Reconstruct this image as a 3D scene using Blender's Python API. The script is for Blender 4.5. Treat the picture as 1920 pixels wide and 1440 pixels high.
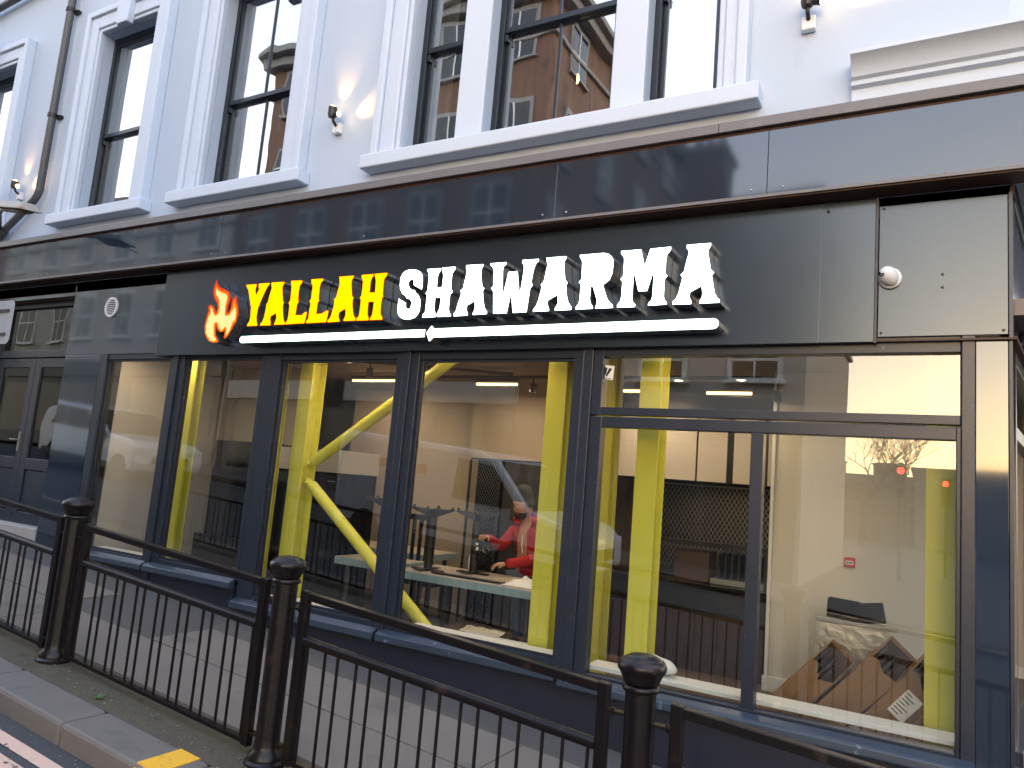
import bpy, bmesh, math, random
from mathutils import Matrix, Vector
from mathutils.geometry import delaunay_2d_cdt
random.seed(7)
R = math.radians
for o in list(bpy.data.objects): bpy.data.objects.remove(o)
SC = bpy.context.scene
COL = SC.collection

# ---------------------------------------------------------------- camera
cam_data = bpy.data.cameras.new('camera'); cam = bpy.data.objects.new('camera', cam_data); COL.objects.link(cam)
CAM = Vector((0.0, -5.0, 1.85))
yaw, pitch, roll = R(-30.02), R(7.57), R(4.81)
F = Vector((math.sin(yaw)*math.cos(pitch), math.cos(yaw)*math.cos(pitch), math.sin(pitch)))
RX = Vector((math.cos(yaw), -math.sin(yaw), 0)); UP = RX.cross(F)
R2 = RX*math.cos(roll) + UP*math.sin(roll); U2 = -RX*math.sin(roll) + UP*math.cos(roll)
cam.matrix_world = Matrix(((R2.x, U2.x, -F.x, CAM.x), (R2.y, U2.y, -F.y, CAM.y), (R2.z, U2.z, -F.z, CAM.z), (0, 0, 0, 1)))
cam_data.sensor_width = 36; cam_data.lens = 26.21; cam_data.clip_start = .05; cam_data.clip_end = 1500
SC.camera = cam

# ---------------------------------------------------------------- world, sun, exposure
SUN_EL, SUN_AZ, VEIL = R(4), R(168), 1.3            # low evening sun behind the photographer, azimuth from +Y towards +X
world = bpy.data.worlds.new('World'); SC.world = world; world.use_nodes = True
wn = world.node_tree.nodes; bg = wn['Background']
sky = wn.new('ShaderNodeTexSky'); sky.sky_type = 'NISHITA'; sky.sun_disc = False
sky.sun_elevation = SUN_EL; sky.sun_rotation = SUN_AZ; sky.altitude = 60; sky.air_density = 1.0; sky.dust_density = 2.0; sky.ozone_density = 1.6
world.node_tree.links.new(sky.outputs[0], bg.inputs[0]); bg.inputs[1].default_value = 0.15
# thin bright evening cloud over the whole sky
veil = wn.new('ShaderNodeBackground'); veil.inputs[1].default_value = VEIL
wtc = wn.new('ShaderNodeTexCoord'); wmp = wn.new('ShaderNodeMapping'); wmp.inputs['Scale'].default_value = (1, 1, 2.6)
wno = wn.new('ShaderNodeTexNoise'); wno.inputs['Scale'].default_value = 2.2; wno.inputs['Detail'].default_value = 5
wsp = wn.new('ShaderNodeSeparateXYZ'); wma = wn.new('ShaderNodeMath'); wma.operation = 'MULTIPLY_ADD'; wma.inputs[1].default_value = .16
wcr = wn.new('ShaderNodeValToRGB'); we = wcr.color_ramp.elements                 # warm haze low down, lavender cloud overhead
we[0].position = .06; we[0].color = (1, .86, .68, 1); we[1].position = .95; we[1].color = (.33, .40, .58, 1)
for ps, cl in ((.22, (1, .91, .80, 1)), (.42, (.66, .65, .69, 1)), (.62, (.50, .535, .66, 1))): q = we.new(ps); q.color = cl
wad = wn.new('ShaderNodeAddShader'); WL = world.node_tree.links
WL.new(wtc.outputs['Generated'], wmp.inputs[0]); WL.new(wmp.outputs[0], wno.inputs['Vector']); WL.new(wtc.outputs['Generated'], wsp.inputs[0]); WL.new(wno.outputs[0], wma.inputs[0]); WL.new(wsp.outputs['Z'], wma.inputs[2]); WL.new(wma.outputs[0], wcr.inputs[0]); WL.new(wcr.outputs[0], veil.inputs[0])
WL.new(bg.outputs[0], wad.inputs[0]); WL.new(veil.outputs[0], wad.inputs[1]); WL.new(wad.outputs[0], wn['World Output'].inputs[0])
sun_d = bpy.data.lights.new('sun', 'SUN'); sun_d.energy = 0.08; sun_d.angle = R(15); sun_d.color = (1, .86, .7)
sun = bpy.data.objects.new('sun', sun_d); COL.objects.link(sun)
sdir = Vector((math.sin(SUN_AZ)*math.cos(SUN_EL), math.cos(SUN_AZ)*math.cos(SUN_EL), math.sin(SUN_EL)))
sun.rotation_euler = sdir.to_track_quat('Z', 'Y').to_euler(); sun.location = sdir*60
SC.view_settings.view_transform = 'Standard'; SC.view_settings.look = 'None'
SC.view_settings.exposure = 1.45; SC.view_settings.gamma = 1; SC.view_settings.use_curve_mapping = False
SC.cycles.max_bounces = 7; SC.cycles.diffuse_bounces = 3; SC.cycles.transparent_max_bounces = 16; SC.cycles.glossy_bounces = 4; SC.cycles.use_adaptive_sampling = True; SC.cycles.adaptive_threshold = .02
SC.cycles.caustics_reflective = False; SC.cycles.caustics_refractive = False
SC.cycles.use_denoising = True; SC.cycles.sample_clamp_indirect = 6

# ---------------------------------------------------------------- materials
def mat(name, col, rough=.5, metal=0., var=.12, scale=6., bump=0., bscale=60., spec=.5, wave=0., wscale=1.2,
        dirt=None, stretch=(1, 1, 1), coat=0., emit=None, estr=0., rvar=.15, tint=None):
    m = bpy.data.materials.new(name); m.use_nodes = True; nt = m.node_tree; N = nt.nodes; L = nt.links
    b = N['Principled BSDF']; tc = N.new('ShaderNodeTexCoord'); mp = N.new('ShaderNodeMapping'); mp.inputs['Scale'].default_value = stretch
    L.new(tc.outputs['Object'], mp.inputs[0])
    n1 = N.new('ShaderNodeTexNoise'); n1.inputs['Scale'].default_value = scale; n1.inputs['Detail'].default_value = 6; n1.inputs['Roughness'].default_value = .62
    L.new(mp.outputs[0], n1.inputs['Vector'])
    mx = N.new('ShaderNodeMix'); mx.data_type = 'RGBA'
    c = Vector(col)
    mx.inputs[6].default_value = (*(c*(1-var)), 1); mx.inputs[7].default_value = (*(c*(1+var)), 1)
    L.new(n1.outputs[0], mx.inputs[0]); out = mx.outputs[2]
    if dirt:
        for (dc, th, dsc, amt) in dirt:
            n2 = N.new('ShaderNodeTexNoise'); n2.inputs['Scale'].default_value = dsc; n2.inputs['Detail'].default_value = 8
            L.new(mp.outputs[0], n2.inputs['Vector'])
            mr = N.new('ShaderNodeMapRange'); mr.inputs[1].default_value = th; mr.inputs[2].default_value = th+.06; mr.inputs[4].default_value = amt
            L.new(n2.outputs[0], mr.inputs[0])
            m2 = N.new('ShaderNodeMix'); m2.data_type = 'RGBA'; L.new(mr.outputs[0], m2.inputs[0]); L.new(out, m2.inputs[6])
            m2.inputs[7].default_value = (*dc, 1); out = m2.outputs[2]
    L.new(out, b.inputs['Base Color'])
    b.inputs['Metallic'].default_value = metal; b.inputs['Specular IOR Level'].default_value = spec; b.inputs['Coat Weight'].default_value = coat
    mr = N.new('ShaderNodeMapRange'); mr.inputs[3].default_value = rough*(1-rvar); mr.inputs[4].default_value = min(1, rough*(1+rvar))
    L.new(n1.outputs[0], mr.inputs[0]); L.new(mr.outputs[0], b.inputs['Roughness'])
    prev = None
    for st, sc_ in ((bump, bscale), (wave, wscale)):
        if st:
            nb = N.new('ShaderNodeTexNoise'); nb.inputs['Scale'].default_value = sc_; nb.inputs['Detail'].default_value = 4 if st is bump else 1
            L.new(tc.outputs['Object'], nb.inputs['Vector'])
            bp = N.new('ShaderNodeBump'); bp.inputs['Strength'].default_value = 1; bp.inputs['Distance'].default_value = st
            L.new(nb.outputs[0], bp.inputs['Height'])
            if prev: L.new(prev, bp.inputs['Normal'])
            prev = bp.outputs[0]
    if prev: L.new(prev, b.inputs['Normal'])
    if tint: b.inputs['Specular Tint'].default_value = (*tint, 1); b.inputs['Coat Tint'].default_value = (*tint, 1)
    if emit:
        b.inputs['Emission Color'].default_value = (*emit, 1); b.inputs['Emission Strength'].default_value = estr
    return m
def glass(name, f0=.05, tint=(.93, .95, .93), wave=0., wscale=1.5, rough=0.):
    m = bpy.data.materials.new(name); m.use_nodes = True; nt = m.node_tree; N = nt.nodes; L = nt.links
    for n in list(N): N.remove(n)
    out = N.new('ShaderNodeOutputMaterial'); tr = N.new('ShaderNodeBsdfTransparent'); tr.inputs[0].default_value = (*tint, 1)
    gl = N.new('ShaderNodeBsdfGlossy'); gl.inputs['Roughness'].default_value = rough; gl.inputs[0].default_value = (1, 1, 1, 1)
    lw = N.new('ShaderNodeLayerWeight'); lw.inputs['Blend'].default_value = .5
    pw = N.new('ShaderNodeMath'); pw.operation = 'POWER'; pw.inputs[1].default_value = 5; L.new(lw.outputs['Facing'], pw.inputs[0])
    mr = N.new('ShaderNodeMapRange'); mr.inputs[3].default_value = f0; mr.inputs[4].default_value = 1; L.new(pw.outputs[0], mr.inputs[0])
    mx = N.new('ShaderNodeMixShader'); L.new(mr.outputs[0], mx.inputs[0]); L.new(tr.outputs[0], mx.inputs[1]); L.new(gl.outputs[0], mx.inputs[2])
    if wave:
        tc = N.new('ShaderNodeTexCoord'); nb = N.new('ShaderNodeTexNoise'); nb.inputs['Scale'].default_value = wscale; nb.inputs['Detail'].default_value = 1
        L.new(tc.outputs['Object'], nb.inputs['Vector']); bp = N.new('ShaderNodeBump'); bp.inputs['Distance'].default_value = wave
        L.new(nb.outputs[0], bp.inputs['Height']); L.new(bp.outputs[0], gl.inputs['Normal'])
    L.new(mx.outputs[0], out.inputs[0]); return m
def emis(name, col, s):
    m = bpy.data.materials.new(name); m.use_nodes = True; N = m.node_tree.nodes; L = m.node_tree.links; N.remove(N['Principled BSDF'])
    e = N.new('ShaderNodeEmission'); e.inputs[0].default_value = (*col, 1); e.inputs[1].default_value = s
    L.new(e.outputs[0], N['Material Output'].inputs[0]); return m

MT = dict(
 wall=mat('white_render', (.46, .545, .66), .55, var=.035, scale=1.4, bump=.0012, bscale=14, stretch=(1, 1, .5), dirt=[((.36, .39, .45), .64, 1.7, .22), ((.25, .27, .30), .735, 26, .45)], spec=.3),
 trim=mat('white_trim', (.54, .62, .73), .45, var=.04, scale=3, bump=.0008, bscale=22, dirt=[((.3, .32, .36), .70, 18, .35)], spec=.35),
 strip=mat('grey_flashing', (.15, .145, .15), .45, var=.12, scale=4, bump=.0005, bscale=30, dirt=[((.2, .19, .19), .62, 5, .5)]),
 gloss=mat('gloss_panel', (.014, .024, .038), .06, var=.25, scale=2, spec=1.0, wave=.0035, wscale=1.1, coat=.35, tint=(.86, .93, 1)),
 sign=mat('sign_panel', (.013, .020, .029), .22, var=.15, scale=2.5, spec=1.0, tint=(.78, .90, 1), wave=.0015, wscale=1.0),
 soffit=mat('soffit_brown', (.055, .024, .013), .6, var=.2),
 frame=mat('navy_frame', (.016, .022, .034), .34, var=.2, scale=7, bump=.0003, bscale=80, dirt=[((.22, .25, .3), .70, 19, .5)]),
 riser=mat('navy_riser', (.014, .017, .030), .42, var=.25, scale=5, bump=.0006, bscale=24, dirt=[((.12, .13, .17), .70, 24, .5)]),
 sill=mat('navy_sill', (.030, .044, .064), .33, var=.25, scale=9, dirt=[((.18, .22, .27), .64, 14, .6)]),
 sash=mat('black_sash', (.012, .018, .026), .3, var=.2),
 black=mat('black_metal', (.012, .012, .013), .4, var=.2),
 iron=mat('painted_iron', (.0050, .0035, .004), .33, var=.3, scale=14, bump=.0007, bscale=70, spec=.32, dirt=[((.35, .33, .34), .745, 42, .75), ((.035, .02, .016), .64, 9, .6)]),
 pipe=mat('grey_pipe', (.07, .075, .08), .45, var=.15),
 asphalt=mat('asphalt', (.045, .047, .050), .8, var=.35, scale=26, bump=.006, bscale=90, dirt=[((.11, .11, .115), .62, 60, .7)]),
 pave=mat('pavement_tarmac', (.080, .074, .068), .8, var=.2, scale=9, bump=.002, bscale=110, dirt=[((.05, .048, .046), .62, 3, .55)]),
 slab=mat('paving_concrete', (.165, .143, .122), .75, var=.14, scale=3.4, bump=.0015, bscale=80, dirt=[((.10, .095, .088), .60, 2.6, .6), ((.06, .058, .05), .70, 20, .5)]),
 kerb=mat('kerb_stone', (.135, .120, .105), .7, var=.15, scale=6, bump=.0015, bscale=60, dirt=[((.10, .095, .085), .58, 3, .55)]),
 moss=mat('mossy_dirt', (.075, .064, .044), .9, var=.45, scale=16, bump=.008, bscale=50, dirt=[((.045, .05, .02), .60, 6, .7)]),
 yellowline=mat('worn_line_paint', (.62, .42, .32), .7, var=.12, scale=20, bump=.003, bscale=80, dirt=[((.07, .07, .07), .60, 16, .95)]),
 yellowkerb=mat('yellow_paint', (.78, .42, .03), .6, var=.12, scale=15, dirt=[((.25, .2, .12), .66, 20, .7)]),
 ycol=mat('yellow_steel', (.64, .61, .075), .38, var=.06, scale=4, bump=.0003, bscale=40),
 beige=mat('beige_wall', (.34, .285, .23), .7, var=.10, scale=1.5),
 cream=mat('cream_wall', (.46, .42, .37), .7, var=.08, scale=1.3),
 white=mat('white_paint', (.74, .74, .70), .5, var=.05),
 partition=mat('partition_white', (.62, .60, .54), .55, var=.05, scale=2),
 floor=mat('shop_floor', (.10, .065, .045), .45, var=.3, scale=5, dirt=[((.3, .24, .2), .68, 9, .6)]),
 ceil=mat('ceiling_paint', (.24, .20, .17), .7, var=.06),
 blackgloss=mat('black_gloss', (.006, .006, .007), .12, var=.2),
 darkgrey=mat('dark_grey', (.035, .033, .032), .4, var=.25),
 steel=mat('stainless', (.42, .42, .43), .32, metal=1, var=.12, scale=12),
 alu=mat('letter_return', (.34, .35, .37), .28, metal=.85, var=.12, scale=8),
 letteredge=mat('letter_edge', (.02, .03, .03), .4),
 wood=mat('brown_wood', (.028, .014, .011), .5, var=.3, scale=5, stretch=(1, 1, 6)),
 cardboard=mat('cardboard', (.25, .14, .065), .75, var=.14, scale=6, bump=.001, bscale=40, dirt=[((.16, .09, .045), .66, 4, .6)]),
 boxdark=mat('box_inside', (.07, .04, .025), .8, var=.2),  # cardboard darkened for the shade inside open cartons; also the counter carton
 foil=mat('foil', (.60, .60, .58), .35, metal=1, var=.1, bump=.005, bscale=18),
 paper=mat('white_paper', (.78, .77, .74), .6, var=.04),
 ink=mat('black_ink', (.02, .02, .02), .6),
 red=mat('red_plastic', (.50, .03, .03), .4, var=.08),
 bag=mat('plastic_bag', (.70, .70, .66), .35, var=.08, bump=.006, bscale=18),
 plastic=mat('white_plastic', (.72, .73, .75), .35, var=.05),
 signback=mat('sign_back_grey', (.33, .35, .38), .45, var=.08),
 rustlamp=mat('old_lamp', (.30, .28, .25), .5, var=.12, scale=8, dirt=[((.30, .13, .03), .62, 6, .9)]),
 tabletop=mat('table_top', (.45, .39, .32), .4, var=.06), tableedge=mat('table_edge_blue', (.22, .31, .35), .4, var=.08),
 stone=mat('stone_step', (.42, .38, .34), .7, var=.15, bump=.001),
 curtain=mat('brown_curtain', (.16, .10, .07), .8, var=.2, scale=10), blind=mat('pale_blind', (.42, .41, .38), .7, var=.06),
 room=mat('dim_room', (.05, .045, .04), .8, var=.2),
 brick=mat('brown_brick', (.16, .085, .055), .8, var=.35, scale=5, dirt=[((.06, .045, .04), .58, 2, .6)]),
 rendercream=mat('cream_render', (.48, .43, .37), .75, var=.12, scale=1, dirt=[((.25, .22, .19), .6, 1.2, .6)]),
 stonegrey=mat('grey_stone', (.26, .25, .24), .75, var=.2, scale=2),
 slate=mat('slate', (.06, .06, .07), .6, var=.25, scale=4),
 darkpaint=mat('dark_shopfront', (.05, .045, .05), .4, var=.2),
 carwhite=mat('white_car_paint', (.74, .75, .77), .18, var=.02, coat=.6), cardark=mat('car_trim', (.02, .02, .022), .35),
 carglass=mat('car_glass', (.015, .018, .02), .06), tyre=mat('tyre', (.02, .02, .02), .8), lettering=mat('red_lettering', (.4, .08, .05), .5),
 hoodie=mat('red_cotton', (.33, .008, .010), .85, var=.18, scale=9, bump=.004, bscale=14), skin=mat('skin', (.42, .22, .15), .5, var=.08),
 beanie=mat('charcoal_wool', (.045, .047, .055), .9, var=.2, scale=40, bump=.004, bscale=60), jeans=mat('blue_denim', (.08, .12, .2), .8, var=.2), beard=mat('beard', (.03, .02, .015), .8),
 bark=mat('bark', (.05, .04, .035), .9, var=.3),
 g_shop=glass('shop_glass', .08, (.93, .94, .92), wave=.0012, wscale=.9),
 g_sash=glass('sash_glass', .36, (.8, .82, .82), wave=.003, wscale=1.6),
 g_door=glass('door_glass', .07, (.35, .40, .38), wave=.002),
 l_yellow=emis('lit_yellow_face', (1, .27, 0.0), 1.5), l_white=emis('lit_white_face', (.80, 1, .95), 3.0),
 led=emis('warm_led', (1, .62, .27), 1.8), dlight=emis('downlight', (1, .74, .42), 10), bulb=emis('warm_bulb', (1, .58, .18), 14),
 rim_y=emis('orange_rim', (1, .13, 0.0), .16), redlamp=emis('red_signal', (1, .03, .02), 12),
)

# ---------------------------------------------------------------- mesh helpers
def gz(x): return -.075*max(-25., min(25., x))
class MB:
    def __init__(s): s.v = []; s.f = []
    def add(s, vs, fs):
        n = len(s.v); s.v += [tuple(v) for v in vs]; s.f += [tuple(i+n for i in f) for f in fs]; return s
    def box(s, x0, x1, y0, y1, z0, z1):
        return s.add([(x0,y0,z0),(x1,y0,z0),(x1,y1,z0),(x0,y1,z0),(x0,y0,z1),(x1,y0,z1),(x1,y1,z1),(x0,y1,z1)],
                     [(0,3,2,1),(4,5,6,7),(0,1,5,4),(1,2,6,5),(2,3,7,6),(3,0,4,7)])
    def prism(s, poly, y0, y1, axis='y', holes=None):
        """polygon in (x,z) pushed from y0 (front) to y1; axis='x': polygon in (y,z), 'z': in (x,y)"""
        loops = [list(poly)] + [list(h) for h in (holes or [])]
        pts = []; edges = []
        for lp in loops:
            b = len(pts); pts += [Vector(p) for p in lp]; edges += [(b+i, b+(i+1) % len(lp)) for i in range(len(lp))]
        r = delaunay_2d_cdt(pts, edges, [], 2, 1e-6)
        T = {'y': lambda a, b, c: (a, c, b), 'x': lambda a, b, c: (c, a, b), 'z': lambda a, b, c: (a, b, c)}[axis]
        P2 = r[0]; n = len(P2)
        vs = [T(p.x, p.y, y0) for p in P2] + [T(p.x, p.y, y1) for p in P2]
        fs = []
        cnt = {}
        for t in r[2]:
            fs.append(tuple(t)); fs.append(tuple(i+n for i in reversed(t)))
            for i in range(len(t)):
                a, b = t[i], t[(i+1) % len(t)]
                cnt[(a, b)] = 1
        for (a, b) in cnt:
            if (b, a) not in cnt: fs.append((b, a, a+n, b+n))
        return s.add(vs, fs)
    def lathe(s, prof, c=(0, 0, 0), n=20, axis='z', caps=True):
        vs = []; fs = []
        for r, h in prof:
            for k in range(n):
                a = 2*math.pi*k/n
                p = (r*math.cos(a), r*math.sin(a), h)
                if axis == 'y': p = (p[0], p[2], p[1])
                if axis == 'x': p = (p[2], p[0], p[1])
                vs.append((p[0]+c[0], p[1]+c[1], p[2]+c[2]))
        m = len(prof)
        for i in range(m-1):
            for k in range(n):
                fs.append((i*n+k, i*n+(k+1) % n, (i+1)*n+(k+1) % n, (i+1)*n+k))
        if caps: fs.append(tuple(reversed(range(n)))); fs.append(tuple((m-1)*n+k for k in range(n)))
        return s.add(vs, fs)
    def tube(s, pts, r, n=10):
        pts = [Vector(p) for p in pts]; m = len(pts); vs = []; fs = []
        rr = r if isinstance(r, (list, tuple)) else [r]*m
        for i, p in enumerate(pts):
            d = (pts[min(i+1, m-1)]-pts[max(i-1, 0)]).normalized()
            a = d.orthogonal().normalized() if i == 0 else (pa - d*pa.dot(d)).normalized()
            pa = a; b = d.cross(a)
            for k in range(n):
                t = 2*math.pi*k/n; vs.append(p + (a*math.cos(t)+b*math.sin(t))*rr[i])
        for i in range(m-1):
            for k in range(n): fs.append((i*n+k, i*n+(k+1) % n, (i+1)*n+(k+1) % n, (i+1)*n+k))
        fs.append(tuple(reversed(range(n)))); fs.append(tuple((m-1)*n+k for k in range(n)))
        return s.add(vs, fs)
    def grid(s, nx, ny, fn):
        vs = [fn(i/nx, j/ny) for j in range(ny+1) for i in range(nx+1)]
        return s.add(vs, [(j*(nx+1)+i, j*(nx+1)+i+1, (j+1)*(nx+1)+i+1, (j+1)*(nx+1)+i) for j in range(ny) for i in range(nx)])
    def xf(s, M):
        s.v = [tuple(M @ Vector(v)) for v in s.v]; return s
    def slope(s):
        s.v = [(x, y, z+gz(x)) for x, y, z in s.v]; return s
WM = {}
def tag(o, label=None, cat=None, group=None, kind=None):
    if label: o['label'] = label
    if cat: o['category'] = cat
    if group: o['group'] = group
    if kind: o['kind'] = kind
    return o
def _place(o, parent, loc, rot=None):
    M = Matrix.Translation(Vector(loc)) @ (rot.to_4x4() if rot else Matrix.Identity(4))
    if parent: o.parent = parent; o.matrix_parent_inverse = WM[parent.name].inverted()
    o.matrix_basis = M; WM[o.name] = M; return o
def thing(name, loc, label, cat, group=None):
    o = bpy.data.objects.new(name, None); COL.objects.link(o); o.empty_display_size = .2
    _place(o, None, loc); return tag(o, label, cat, group)
def obj(name, mb, m, parent=None, label=None, cat=None, group=None, kind=None, smooth=False, bevel=0, loc=(0, 0, 0), rot=None, angle=35, subsurf=0):
    if isinstance(mb, bpy.types.Mesh): me = mb
    else:
        me = bpy.data.meshes.new(name); me.from_pydata(mb.v, [], mb.f)
        bm = bmesh.new(); bm.from_mesh(me); bmesh.ops.recalc_face_normals(bm, faces=bm.faces); bm.to_mesh(me); bm.free()
        me.materials.append(MT[m] if isinstance(m, str) else m)
        if smooth:
            me.shade_smooth(); me.set_sharp_from_angle(angle=R(angle))
    o = bpy.data.objects.new(name, me); COL.objects.link(o)
    if bevel:
        bv = o.modifiers.new('bevel', 'BEVEL'); bv.width = bevel; bv.segments = 2; bv.limit_method = 'ANGLE'; bv.angle_limit = R(40)
    if subsurf:
        sb = o.modifiers.new('sub', 'SUBSURF'); sb.levels = subsurf; sb.render_levels = subsurf
    _place(o, parent, loc, rot); return tag(o, label, cat, group, kind)
B = lambda *a: MB().box(*a)
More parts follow.
